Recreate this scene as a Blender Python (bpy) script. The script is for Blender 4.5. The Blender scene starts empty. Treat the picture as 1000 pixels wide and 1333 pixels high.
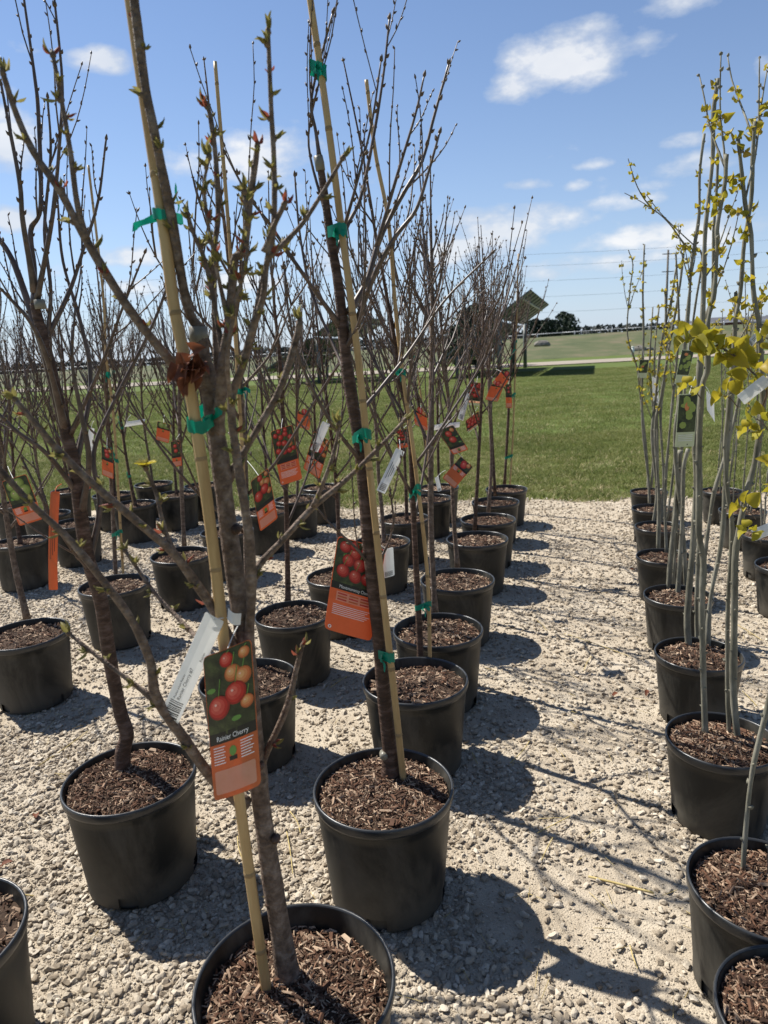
import bpy, math, random
import numpy as np
from mathutils import Vector, Matrix

S = bpy.context.scene
C = S.collection
rad = math.radians

# ---------------------------------------------------------------- camera
F_PX, CX, CY = 924.0, 500.0, 666.5          # focal length and centre in photograph pixels (1000 x 1333)
CAM = np.array([0.0, 0.0, 1.58])
PITCH, ROLL = rad(12.6), rad(2.9)
_fwd = np.array([0, math.cos(PITCH), -math.sin(PITCH)])
_r0 = np.array([1.0, 0, 0]); _u0 = np.array([0, math.sin(PITCH), math.cos(PITCH)])
RIGHT = math.cos(ROLL)*_r0 - math.sin(ROLL)*_u0
UP = math.cos(ROLL)*_u0 + math.sin(ROLL)*_r0
FWD = _fwd
cd = bpy.data.cameras.new('camera'); cam = bpy.data.objects.new('camera', cd); C.objects.link(cam)
cam.matrix_world = Matrix(((RIGHT[0], UP[0], -FWD[0], CAM[0]), (RIGHT[1], UP[1], -FWD[1], CAM[1]),
                           (RIGHT[2], UP[2], -FWD[2], CAM[2]), (0, 0, 0, 1)))
cd.sensor_fit = 'HORIZONTAL'; cd.sensor_width = 36; cd.lens = 36*F_PX/1000
cd.clip_start = 0.05; cd.clip_end = 6000
cd.dof.use_dof = True; cd.dof.focus_distance = 2.3; cd.dof.aperture_fstop = 8.0
S.camera = cam
S.render.resolution_x, S.render.resolution_y = 768, 1024

# ---------------------------------------------------------------- sun, sky, exposure
SUN_EL, SUN_AZ = rad(52.0), rad(53.0)        # azimuth measured from +Y towards -X
SUND = np.array([-math.sin(SUN_AZ)*math.cos(SUN_EL), math.cos(SUN_AZ)*math.cos(SUN_EL), math.sin(SUN_EL)])
sl = bpy.data.lights.new('sun', 'SUN'); sl.energy = 5.0; sl.angle = rad(0.53); sl.color = (1.0, 0.955, 0.88)
so = bpy.data.objects.new('sun', sl); C.objects.link(so)
so.rotation_euler = Vector(SUND).to_track_quat('Z', 'Y').to_euler(); so.location = (0, 0, 20)
S.view_settings.view_transform = 'Standard'; S.view_settings.look = 'None'
S.view_settings.gamma = 1.0; S.view_settings.exposure = 0.86; S.view_settings.use_curve_mapping = False
S.cycles.use_denoising = True
S.cycles.max_bounces = 5; S.cycles.diffuse_bounces = 3; S.cycles.glossy_bounces = 2; S.cycles.transparent_max_bounces = 4

def ray(px, py):
    d = FWD + (px-CX)/F_PX*RIGHT + (CY-py)/F_PX*UP
    return d
def at(px, py, Y):
    d = ray(px, py); return CAM + d*(Y-CAM[1])/d[1]
def gp(px, py, z=0.0):
    d = ray(px, py); return CAM + d*((z-CAM[2])/d[2])
def depth(p): return float((np.asarray(p)-CAM) @ FWD)

W = bpy.data.worlds.new('World'); S.world = W; W.use_nodes = True
nt = W.node_tree; nt.nodes.clear()
def N(tree, typ, **kw):
    n = tree.nodes.new(typ)
    for k, v in kw.items():
        if k.startswith('i_'):
            n.inputs[k[2:].replace('_', ' ')].default_value = v
        else: setattr(n, k, v)
    return n
sky = N(nt, 'ShaderNodeTexSky', sky_type='NISHITA', sun_disc=False, sun_elevation=SUN_EL, sun_rotation=-SUN_AZ,
        air_density=1.0, dust_density=0.05, ozone_density=1.6, altitude=200)
bg = N(nt, 'ShaderNodeBackground'); bg.inputs['Strength'].default_value = 0.068
tc = N(nt, 'ShaderNodeTexCoord')
def M(tree, op, a, b=None, clamp=False):
    n = tree.nodes.new('ShaderNodeMath'); n.operation = op; n.use_clamp = clamp
    for i, v in enumerate((a, b)):
        if v is None: continue
        if isinstance(v, (int, float)): n.inputs[i].default_value = v
        else: tree.links.new(v, n.inputs[i])
    return n.outputs[0]
def VM(tree, op, a, b):
    n = tree.nodes.new('ShaderNodeVectorMath'); n.operation = op
    for i, v in enumerate((a, b)):
        if isinstance(v, (tuple, list, np.ndarray)): n.inputs[i].default_value = tuple(float(q) for q in v)
        else: tree.links.new(v, n.inputs[i])
    return n
dirv = tc.outputs['Generated']
mp = VM(nt, 'MULTIPLY', dirv, (1, 1, 2.0))
nz = N(nt, 'ShaderNodeTexNoise'); nz.inputs['Scale'].default_value = 12; nz.inputs['Detail'].default_value = 9; nz.inputs['Roughness'].default_value = .58
nt.links.new(mp.outputs[0], nz.inputs['Vector'])
nz2 = N(nt, 'ShaderNodeTexNoise'); nz2.inputs['Scale'].default_value = 6.0; nz2.inputs['Detail'].default_value = 6
mp2 = VM(nt, 'ADD', mp.outputs[0], (7.3, 2.1, 4.4)); nt.links.new(mp2.outputs[0], nz2.inputs['Vector'])
# cumulus seen in the photograph: centre, half size in px, strength
CLOUDS = [(745, 75, 95, 44, 1.0), (680, 112, 55, 26, .9), (800, 62, 70, 30, .8), (875, 5, 60, 22, .9), (125, 78, 48, 20, .85), (20, 62, 40, 12, .55),
          (5, 185, 75, 42, 1.0), (245, 205, 45, 24, .85), (340, 205, 75, 42, .9), (375, 240, 60, 26, .6), (25, 285, 50, 20, .8), (770, 213, 38, 10, .75),
          (750, 240, 20, 9, .7), (690, 240, 40, 9, .6), (890, 185, 40, 11, .75), (905, 215, 52, 20, .9), (820, 262, 75, 13, .7), (865, 240, 40, 10, .6),
          (670, 290, 95, 26, 1.0), (600, 320, 120, 28, .9), (830, 310, 90, 18, .85), (770, 345, 110, 16, .75), (180, 335, 80, 14, .75), (940, 300, 80, 24, .85), (250, 372, 120, 18, .7), (998, 85, 20, 22, .8), (470, 330, 90, 26, .7), (520, 235, 40, 16, .6), (60, 350, 90, 14, .6)]
sep0 = N(nt, 'ShaderNodeSeparateXYZ'); nt.links.new(dirv, sep0.inputs[0])
cmb = N(nt, 'ShaderNodeCombineXYZ')            # azimuth and elevation of the sky direction
nt.links.new(M(nt, 'ARCTAN2', sep0.outputs['X'], sep0.outputs['Y']), cmb.inputs[0]); nt.links.new(M(nt, 'ARCSINE', sep0.outputs['Z']), cmb.inputs[1])
def azel(px, py):
    d = ray(px, py); d = d/np.linalg.norm(d); return math.atan2(d[0], d[1]), math.asin(d[2])
acc = None
for (px, py, a, b, k) in CLOUDS:
    c0 = azel(px, py); ha = abs(azel(px+a, py)[0]-azel(px-a, py)[0])/2; hb = abs(azel(px, py-b)[1]-azel(px, py+b)[1])/2
    v = VM(nt, 'MULTIPLY', VM(nt, 'SUBTRACT', cmb.outputs[0], (c0[0], c0[1], 0)).outputs[0], (1/ha, 1/hb, 0))
    ma = nt.nodes.new('ShaderNodeMath'); ma.operation = 'MULTIPLY_ADD'; ma.inputs[1].default_value = -.5*k; ma.inputs[2].default_value = k
    nt.links.new(VM(nt, 'DOT_PRODUCT', v.outputs[0], v.outputs[0]).outputs['Value'], ma.inputs[0])
    acc = ma.outputs[0] if acc is None else M(nt, 'MAXIMUM', acc, ma.outputs[0])
acc = M(nt, 'MAXIMUM', acc, 0.0)
n1 = M(nt, 'MULTIPLY', M(nt, 'SUBTRACT', nz.outputs['Fac'], .5), 3.4)
dens = M(nt, 'ADD', M(nt, 'MULTIPLY', M(nt, 'SUBTRACT', acc, .38), 1.6), n1)
dens = M(nt, 'MULTIPLY', dens, 1.15, clamp=True)
dens = M(nt, 'MULTIPLY', dens, M(nt, 'MULTIPLY', acc, 4.0, clamp=True))
gen = M(nt, 'MULTIPLY', M(nt, 'SUBTRACT', M(nt, 'ADD', nz2.outputs['Fac'], M(nt, 'MULTIPLY', n1, .10)), .66), 6.0, clamp=True)
dens = M(nt, 'MAXIMUM', dens, gen)
dens = M(nt, 'MULTIPLY', dens, .86)
cbg = N(nt, 'ShaderNodeBackground'); cbg.inputs['Strength'].default_value = 0.55
cr = N(nt, 'ShaderNodeValToRGB'); cr.color_ramp.elements[0].color = (.62, .69, .80, 1); cr.color_ramp.elements[1].color = (1, 1, 1, 1)
cr.color_ramp.elements[0].position = .2; cr.color_ramp.elements[1].position = .9
shade_ = M(nt, 'ADD', M(nt, 'MULTIPLY', dens, .75), M(nt, 'MULTIPLY', M(nt, 'SUBTRACT', nz2.outputs['Fac'], .5), 1.6), clamp=True); nt.links.new(shade_, cr.inputs['Fac']); nt.links.new(cr.outputs['Color'], cbg.inputs['Color'])
mxs = N(nt, 'ShaderNodeMixShader'); out = N(nt, 'ShaderNodeOutputWorld')
sepz = N(nt, 'ShaderNodeSeparateXYZ'); nt.links.new(dirv, sepz.inputs[0])
hz = M(nt, 'POWER', M(nt, 'SUBTRACT', 1.0, M(nt, 'ABSOLUTE', sepz.outputs['Z']), clamp=True), 7.0)
hmix = N(nt, 'ShaderNodeMixRGB'); hmix.inputs['Color2'].default_value = (4.0, 5.0, 6.3, 1)
nt.links.new(M(nt, 'MULTIPLY', hz, .8), hmix.inputs['Fac']); nt.links.new(sky.outputs[0], hmix.inputs['Color1']); tnt = N(nt, 'ShaderNodeMixRGB', blend_type='MULTIPLY'); tnt.inputs['Fac'].default_value = 1.0; tnt.inputs['Color2'].default_value = (.98, .99, 1.07, 1)
nt.links.new(hmix.outputs[0], tnt.inputs['Color1']); nt.links.new(tnt.outputs[0], bg.inputs['Color']); nt.links.new(dens, mxs.inputs[0])
nt.links.new(bg.outputs[0], mxs.inputs[1]); nt.links.new(cbg.outputs[0], mxs.inputs[2]); nt.links.new(mxs.outputs[0], out.inputs['Surface'])
W.cycles.sampling_method = 'MANUAL'; W.cycles.sample_map_resolution = 512

# ---------------------------------------------------------------- materials
MATS = {}
def mat(name, col, rough=.8, col2=None, scale=20, detail=6, bump=0, bscale=None, spec=.3, trans=0, stretch=(1, 1, 1), tint=False, inst=False, col3=None, coords='Object', dist=.004, patch=.3):
    """procedural surface: two or three colours mixed by noise, fine relief by bump"""
    if name in MATS: return MATS[name]
    m = bpy.data.materials.new(name); m.use_nodes = True; t = m.node_tree; t.nodes.clear()
    o = N(t, 'ShaderNodeOutputMaterial'); p = N(t, 'ShaderNodeBsdfPrincipled')
    p.inputs['Roughness'].default_value = rough; p.inputs['Specular IOR Level'].default_value = spec
    co = N(t, 'ShaderNodeTexCoord'); mpn = VM(t, 'MULTIPLY', co.outputs[coords], stretch)
    no = N(t, 'ShaderNodeTexNoise'); no.inputs['Scale'].default_value = scale; no.inputs['Detail'].default_value = detail; no.inputs['Roughness'].default_value = .62
    t.links.new(mpn.outputs[0], no.inputs['Vector'])
    fac = no.outputs['Fac']
    if inst:
        oi = N(t, 'ShaderNodeObjectInfo')
        ge = N(t, 'ShaderNodeNewGeometry'); pn = N(t, 'ShaderNodeTexNoise'); pn.inputs['Scale'].default_value = .55; pn.inputs['Detail'].default_value = 4; t.links.new(ge.outputs['Position'], pn.inputs['Vector'])
        fac = M(t, 'ADD', M(t, 'MULTIPLY', oi.outputs['Random'], .7), M(t, 'MULTIPLY', M(t, 'SUBTRACT', fac, .5), .8))
        fac = M(t, 'ADD', fac, M(t, 'MULTIPLY', M(t, 'SUBTRACT', pn.outputs['Fac'], .5), patch), clamp=True)
    if tint:
        at_ = N(t, 'ShaderNodeAttribute', attribute_name='tint')
        fac = M(t, 'ADD', M(t, 'MULTIPLY', at_.outputs['Fac'], .85), M(t, 'MULTIPLY', M(t, 'SUBTRACT', fac, .5), .5))
        oi = N(t, 'ShaderNodeObjectInfo'); fac = M(t, 'ADD', fac, M(t, 'MULTIPLY', M(t, 'SUBTRACT', oi.outputs['Random'], .5), .16), clamp=True)
    r = N(t, 'ShaderNodeValToRGB'); e = r.color_ramp.elements
    lo, hi = (.0, 1.) if (inst or tint) else (.3, .7)
    e[0].position, e[1].position = lo, hi
    e[0].color = (*col, 1); e[1].color = (*(col2 or col), 1)
    if col3:
        q = e.new(hi); q.color = (*col3, 1); e[1].position = (lo+hi)/2
    t.links.new(fac, r.inputs['Fac']); t.links.new(r.outputs['Color'], p.inputs['Base Color'])
    if bump:
        b = N(t, 'ShaderNodeBump'); b.inputs['Strength'].default_value = bump; b.inputs['Distance'].default_value = dist
        n2 = N(t, 'ShaderNodeTexNoise'); n2.inputs['Scale'].default_value = bscale or scale*3; n2.inputs['Detail'].default_value = 5
        t.links.new(mpn.outputs[0], n2.inputs['Vector']); t.links.new(n2.outputs['Fac'], b.inputs['Height']); t.links.new(b.outputs[0], p.inputs['Normal'])
    sh = p.outputs[0]
    if trans:
        tr = N(t, 'ShaderNodeBsdfTranslucent'); mx = N(t, 'ShaderNodeMixShader'); mx.inputs[0].default_value = trans
        t.links.new(r.outputs['Color'], tr.inputs['Color']); t.links.new(sh, mx.inputs[1]); t.links.new(tr.outputs[0], mx.inputs[2]); sh = mx.outputs[0]
    t.links.new(sh, o.inputs['Surface'])
    MATS[name] = m; return m

# ---------------------------------------------------------------- mesh helpers
class MB:
    def __init__(s): s.v = []; s.f = []; s.m = []; s.t = []; s.n = 0
    def add(s, v, f, m=0, tint=.5):
        v = np.asarray(v, float); s.v.append(v); b = s.n
        s.f += [tuple(i+b for i in q) for q in f]; s.m += [m]*len(f)
        s.t.append(np.full(len(v), tint)); s.n += len(v)
    def mesh(s, name, mats, origin=(0, 0, 0), smooth=True, tint=False):
        me = bpy.data.meshes.new(name)
        V = np.concatenate(s.v) - np.asarray(origin, float)
        me.from_pydata(V.tolist(), [], s.f)
        for m in (mats if isinstance(mats, (list, tuple)) else [mats]): me.materials.append(m)
        if len(me.materials) > 1: me.polygons.foreach_set('material_index', s.m)
        if smooth: me.polygons.foreach_set('use_smooth', [True]*len(s.f))
        if tint:
            a = me.attributes.new('tint', 'FLOAT', 'POINT'); a.data.foreach_set('value', np.concatenate(s.t))
        return me
    def build(s, name, mats, parent=None, origin=(0, 0, 0), smooth=True, tint=False):
        return link(name, s.mesh(name, mats, origin, smooth, tint), parent)
def link(name, me, parent=None):
    o = bpy.data.objects.new(name, me); C.objects.link(o)
    if parent is not None: o.parent = parent
    return o
def tagp(o, label=None, cat=None, group=None, kind=None):
    if label: o['label'] = label
    if cat: o['category'] = cat
    if group: o['group'] = group
    if kind: o['kind'] = kind
    return o
def empty(name, loc):
    o = bpy.data.objects.new(name, None); o.location = tuple(float(q) for q in loc); o.empty_display_size = .1; C.objects.link(o); return o

def spline(P, per=5):
    P = np.asarray(P, float)
    if len(P) < 3: 
        t = np.linspace(0, 1, per+1)[:, None]; return P[0]*(1-t)+P[-1]*t
    Q = np.vstack([2*P[0]-P[1], P, 2*P[-1]-P[-2]]); out = []
    for i in range(len(P)-1):
        p0, p1, p2, p3 = Q[i:i+4]
        for t in np.linspace(0, 1, per, endpoint=False):
            out.append(.5*((2*p1)+(-p0+p2)*t+(2*p0-5*p1+4*p2-p3)*t*t+(-p0+3*p1-3*p2+p3)*t**3))
    out.append(P[-1]); return np.array(out)
def frames(P):
    T = np.gradient(P, axis=0); T /= np.linalg.norm(T, axis=1)[:, None]+1e-12
    a = np.array([0, 0, 1.]) if abs(T[0][2]) < .8 else np.array([1., 0, 0])
    n = np.cross(T[0], a); n /= np.linalg.norm(n); Ns = []
    for t in T:
        n = n - t*(n @ t); n /= np.linalg.norm(n)+1e-12; Ns.append(n)
    Ns = np.array(Ns); return T, Ns, np.cross(T, Ns)
def tube(mb, P, R, n=7, m=0, flat=False, tint=.5):
    P = np.asarray(P, float); R = np.broadcast_to(np.asarray(R, float), (len(P),))
    T, A, B = frames(P); a = np.arange(n)*2*math.pi/n
    V = (P[:, None] + R[:, None, None]*(np.cos(a)[None, :, None]*A[:, None]+np.sin(a)[None, :, None]*B[:, None])).reshape(-1, 3)
    F = []
    for i in range(len(P)-1):
        for j in range(n):
            k = (j+1) % n; F.append((i*n+j, i*n+k, i*n+n+k, i*n+n+j))
    L = (len(P)-1)*n
    if flat: F.append(tuple(range(L, L+n)))
    else:
        V = np.vstack([V, P[-1]+T[-1]*R[-1]*1.2]); F += [(L+j, L+(j+1) % n, L+n) for j in range(n)]
    F.append(tuple(range(n-1, -1, -1)))
    mb.add(V, F, m, tint)
def box(mb, c, sx, sy, sz, ax=None, m=0, tint=.5):
    A = np.eye(3) if ax is None else np.asarray(ax)
    q = np.array([(x, y, z) for z in (-.5, .5) for y in (-.5, .5) for x in (-.5, .5)])*np.array([sx, sy, sz])
    mb.add(np.asarray(c)+q @ A, [(0, 2, 3, 1), (4, 5, 7, 6), (0, 1, 5, 4), (2, 6, 7, 3), (0, 4, 6, 2), (1, 3, 7, 5)], m, tint)
def lathe(mb, prof, n=48, c=(0, 0, 0), m=0, skip=None):
    a = np.arange(n)*2*math.pi/n; V = []
    for r, z in prof: V += [(c[0]+r*math.cos(t), c[1]+r*math.sin(t), c[2]+z) for t in a]
    F = []
    for i in range(len(prof)-1):
        for j in range(n):
            if skip and skip(i, j): continue
            k = (j+1) % n; F.append((i*n+j, i*n+k, i*n+n+k, i*n+n+j))
    mb.add(V, F, m)
def spindle(mb, p, d, L, r, n=6, m=0, tint=.5):
    """a pointed bud"""
    d = np.asarray(d, float); d = d/np.linalg.norm(d)
    P = np.array([p+d*L*t for t in (0, .25, .6, 1.0)]); tube(mb, P, [r*.55, r, r*.8, r*.12], n, m, tint=tint)
def leaf(mb, p, d, up, L, w, m=0, cup=.35, curl=.3, tint=.5, heart=False):
    """leaf blade of 10 faces, folded along its rib and curled at the tip"""
    d = np.asarray(d, float); d /= np.linalg.norm(d)+1e-9
    s = np.cross(d, up); s /= np.linalg.norm(s)+1e-9; u = np.cross(s, d)
    ts = (0, .05, .18, .38, .58, .78, .92, 1.0) if heart else (0, .12, .35, .65, .88, 1.0); ws = (.30, .74, 1.0, .98, .80, .48, .20, .02) if heart else (.05, .5, 1.0, .85, .4, .02)
    V = []
    for t, q in zip(ts, ws):
        c = p+d*L*(t-.15*curl*t*t)-u*L*curl*t*t*.6
        h = u*cup*w*q+u*w*.06*math.sin(t*9+L*900)
        V += [c-s*w*.5*q+h, c, c+s*w*.5*q+h]
    F = []
    for i in range(len(ts)-1):
        a = i*3; F += [(a, a+1, a+4, a+3), (a+1, a+2, a+5, a+4)]
    mb.add(V, F, m, tint)
def nrm(v): v = np.asarray(v, float); return v/(np.linalg.norm(v)+1e-12)
def rv(rng): return nrm([rng.gauss(0, 1) for _ in range(3)])
# ================================================================ SETTING
rnd = np.random.default_rng(7)
def vnoise(x, y, seed=0, oct=4, f=1.0):
    """cheap value noise on arrays"""
    x, y = np.asarray(x, float), np.asarray(y, float); r = np.zeros_like(x); a = .5
    for o in range(oct):
        xi, yi = np.floor(x*f), np.floor(y*f); u, v = x*f-xi, y*f-yi; u = u*u*(3-2*u); v = v*v*(3-2*v)
        def h(i, j):
            q = np.sin(i*127.1+j*311.7+seed*74.7+o*19.3)*43758.5453; return q-np.floor(q)
        r += a*((h(xi, yi)*(1-u)+h(xi+1, yi)*u)*(1-v)+(h(xi, yi+1)*(1-u)+h(xi+1, yi+1)*u)*v); a *= .5; f *= 2
    return r
EDGE_A, EDGE_B = gp(400, 656), gp(835, 658)
def edge_y(x):
    k = (EDGE_B[1]-EDGE_A[1])/(EDGE_B[0]-EDGE_A[0]); k = max(min(k, .05), -.12)
    return EDGE_A[1]+.25*(EDGE_B[1]-EDGE_A[1])+k*(x-.5*EDGE_A[0]) + .10*np.sin(x*1.7)+.05*np.sin(x*5.3)

# field: one sheet to the horizon
m_field = mat('grass_ground', (.060, .090, .020), .95, (.085, .115, .028), scale=.6, detail=8, bump=.6, bscale=9, col3=(.10, .115, .042), dist=.03, spec=.1)
mb = MB()
xs = np.concatenate([-np.geomspace(3000, 12, 14), np.linspace(-10, 10, 11), np.geomspace(12, 3000, 14)])
ys = np.concatenate([[-300, -60, -10], np.linspace(0, 60, 41), np.geomspace(66, 4000, 16)])
X, Y = np.meshgrid(xs, ys); Z = -.035+.05*(vnoise(X, Y, 3, 2, .13)-.4)*np.clip((Y-9)/10, 0, 1)*np.clip((90-Y)/20, 0, 1)
nx = len(xs); F = [(j*nx+i, j*nx+i+1, j*nx+nx+i+1, j*nx+nx+i) for j in range(len(ys)-1) for i in range(nx-1)]
mb.add(np.stack([X, Y, Z], -1).reshape(-1, 3), F); field = mb.build('field', m_field); tagp(field, kind='structure')

# gravel yard
m_dust = mat('gravel_dust', (.29, .24, .175), .95, (.39, .33, .25), scale=4.5, detail=12, bump=1.0, bscale=190, col3=(.46, .40, .31), spec=.15, dist=.006)
def gz(x, y):
    return .010+.022*(vnoise(x, y, 11, 3, 1.1)-.45)+.007*(vnoise(x, y, 5, 3, 14)-.45)
step = .035
xs = np.arange(-5.6, 5.6, step); ys0 = np.arange(-1.2, 8.4, step)
X, Y = np.meshgrid(xs, ys0); EY = edge_y(X)+.30*(vnoise(X, Y, 21, 3, 3)-.45)
Z = gz(X, Y); Z = np.where(Y > EY-.02, Z-.06*np.clip((Y-EY+.02)/.12, 0, 1.5), Z)
nx = len(xs); keep = (Y < EY+.12)
F = [(j*nx+i, j*nx+i+1, j*nx+nx+i+1, j*nx+nx+i) for j in range(len(ys0)-1) for i in range(nx-1) if keep[j, i]]
mb = MB(); mb.add(np.stack([X, Y, Z], -1).reshape(-1, 3), F); gy = mb.build('gravel_yard', m_dust); tagp(gy, kind='structure')

def scatter(name, pts, rot, scl, idx, sources, label, cat):
    """one object of points that carry stones or tufts"""
    col = bpy.data.collections.new(name+'_source')
    for s in sources: col.objects.link(s)
    me = bpy.data.meshes.new(name); me.vertices.add(len(pts)); me.vertices.foreach_set('co', np.asarray(pts, float).ravel())
    a = me.attributes.new('rot', 'FLOAT_VECTOR', 'POINT'); a.data.foreach_set('vector', np.asarray(rot, float).ravel())
    a = me.attributes.new('scl', 'FLOAT_VECTOR', 'POINT'); a.data.foreach_set('vector', np.asarray(scl, float).ravel())
    a = me.attributes.new('idx', 'INT', 'POINT'); a.data.foreach_set('value', np.asarray(idx, np.int32))
    o = link(name, me); g = bpy.data.node_groups.new(name, 'GeometryNodeTree')
    g.interface.new_socket('Geometry', in_out='INPUT', socket_type='NodeSocketGeometry'); g.interface.new_socket('Geometry', in_out='OUTPUT', socket_type='NodeSocketGeometry')
    gi = g.nodes.new('NodeGroupInput'); go = g.nodes.new('NodeGroupOutput'); ip = g.nodes.new('GeometryNodeInstanceOnPoints'); ci = g.nodes.new('GeometryNodeCollectionInfo')
    ci.inputs['Collection'].default_value = col; ci.inputs['Separate Children'].default_value = True; ci.inputs['Reset Children'].default_value = True
    def na(nm, ty):
        n = g.nodes.new('GeometryNodeInputNamedAttribute'); n.data_type = ty; n.inputs['Name'].default_value = nm; return n.outputs['Attribute']
    g.links.new(gi.outputs[0], ip.inputs['Points']); g.links.new(ci.outputs[0], ip.inputs['Instance']); ip.inputs['Pick Instance'].default_value = True
    g.links.new(na('idx', 'INT'), ip.inputs['Instance Index']); g.links.new(na('rot', 'FLOAT_VECTOR'), ip.inputs['Rotation']); g.links.new(na('scl', 'FLOAT_VECTOR'), ip.inputs['Scale'])
    g.links.new(ip.outputs[0], go.inputs[0]); md = o.modifiers.new('scatter', 'NODES'); md.node_group = g
    tagp(o, label, cat, kind='stuff'); return o

# loose stones
m_stone = mat('limestone', (.22, .175, .125), .9, (.43, .37, .285), scale=60, detail=5, bump=.5, bscale=160, inst=True, col3=(.62, .56, .47), spec=.2, dist=.002)
import bmesh
stones = []
for k in range(10):
    bm = bmesh.new(); bmesh.ops.create_icosphere(bm, subdivisions=2 if k < 4 else 1, radius=1.0)
    r = random.Random(k); cuts = [(rv(r), r.uniform(.45, .85)) for _ in range(9)]
    for v in bm.verts:
        p = np.array(v.co)
        for n_, d_ in cuts:
            e = p @ n_
            if e > d_: p = p-n_*(e-d_)
        v.co = p*np.array([1, r.uniform(.6, .95), r.uniform(.35, .6)])
    me = bpy.data.meshes.new('stone'); bm.to_mesh(me); bm.free(); me.materials.append(m_stone); stones.append(bpy.data.objects.new('stone_%d' % k, me))
def stones_in(y0, y1, n, s0, s1, w, wx, pmin=.22):
    y = y0+(y1-y0)*rnd.random(n); x = (rnd.random(n)*2-1)*(w*y+wx)
    cover = vnoise(x, y, 9, 3, .9)+.25*(vnoise(x, y, 2, 2, 4)-.4)
    cover = cover-.13*np.exp(-((x-(.25+.2*y))/.42)**2)+.05*np.exp(-((x-(-.6+.2*y))/.5)**2)
    p = np.clip((cover-.34)/.18, pmin, 1); ok = (rnd.random(n) < p) & (y < edge_y(x)+.30*(vnoise(x, y, 21, 3, 3)-.45)+.12*rnd.random(n)**3)
    x, y = x[ok], y[ok]; s = s0*np.exp(rnd.random(len(x))**3.2*math.log(s1/s0))
    return x, y, s
parts = [stones_in(.75, 2.0, 74000, .0028, .018, .62, .55), stones_in(2.0, 3.4, 80000, .0034, .018, .6, .5, .4), stones_in(3.4, 7.6, 150000, .0048, .019, .58, .5, .5), stones_in(.8, 2.6, 90000, .0014, .0036, .6, .45, .5)]
x, y, s = (np.concatenate(q) for q in zip(*parts))
pts = np.stack([x, y, gz(x, y)+s*.26], -1); n = len(x)
rot = np.stack([rnd.normal(0, .35, n), rnd.normal(0, .35, n), rnd.random(n)*6.28], -1)
scatter('gravel_stones', pts, rot, s[:, None]*np.ones((1, 3)), np.where(s > .009, rnd.integers(0, 4, n), rnd.integers(0, 10, n)), stones, 'pale crushed limestone gravel lying loose over the yard', 'gravel')

# mown grass
m_gr = mat('grass_blade', (.092, .116, .026), .7, (.170, .188, .050), scale=3, inst=True, col3=(.36, .34, .15), trans=.35, spec=.25, patch=1.3)
m_dry = mat('dry_grass', (.30, .24, .12), .8, (.46, .40, .24), scale=3, inst=True, trans=.25)
def tuft(k, dry=False, nb=12, spread=.04, h=.06):
    r = random.Random(100+k); mb = MB()
    for _ in range(nb):
        a = r.random()*6.28; p = np.array([r.gauss(0, spread), r.gauss(0, spread), -.01]); L = h*r.uniform(.5, 1.3)
        t = nrm([math.cos(a)*r.uniform(.1, .9), math.sin(a)*r.uniform(.1, .9), 1 if not dry else .35]); s_ = nrm(np.cross(t, (0, 0, 1)))*.0024*(1.3 if dry else 1.2)
        q = p+t*L*.55; e = p+t*L+np.array([t[0], t[1], -.3])*L*.35
        mb.add([p-s_, p+s_, q+s_*.8, q-s_*.8, e], [(0, 1, 2, 3), (3, 2, 4)])
    me = mb.mesh('tuft', m_dry if dry else m_gr, smooth=False); return bpy.data.objects.new('tuft_%d' % k, me)
tufts = [tuft(k) for k in range(5)]+[tuft(9, nb=26, spread=.10, h=.055), tuft(10, nb=26, spread=.10, h=.055)]+[tuft(20, True, 9, .05, .09), tuft(21, True, 7, .04, .07)]
def grass_in(y0, y1, n, w, far, dryp):
    y = y0+(y1-y0)*rnd.random(n)**.85; x = (rnd.random(n)*2-1)*(w*y+1.0); ok = y > edge_y(x)+.34*(vnoise(x, y, 21, 3, 3)-.45)-.14*rnd.random(n)**2; x, y = x[ok], y[ok]
    d = rnd.random(len(x)) < dryp*(.2+3.2*np.clip(vnoise(x, y, 41, 3, .45)-.25, 0, 1))+.75*np.exp(-(y-edge_y(x))/.22)
    i = np.where(d, rnd.integers(7, 9, len(x)), rnd.integers(5, 7, len(x)) if far else rnd.integers(0, 5, len(x)))
    sc = .75+.6*vnoise(x, y, 31, 2, .7)*rnd.random(len(x))+.25
    return x, y, i, sc*(1 if not far else 1.15)
parts = [grass_in(6.2, 13, 36000, .62, False, .16), grass_in(12, 46, 46000, .6, True, .16)]
x, y, i, sc = (np.concatenate(q) for q in zip(*parts)); n = len(x)
pts = np.stack([x, y, np.full(n, -.035)], -1); rot = np.stack([np.zeros(n), np.zeros(n), rnd.random(n)*6.28], -1)
scatter('grass', pts, rot, sc[:, None]*np.ones((1, 3)), i, tufts, 'mown green grass with dry blades beyond the gravel', 'grass')

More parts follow.
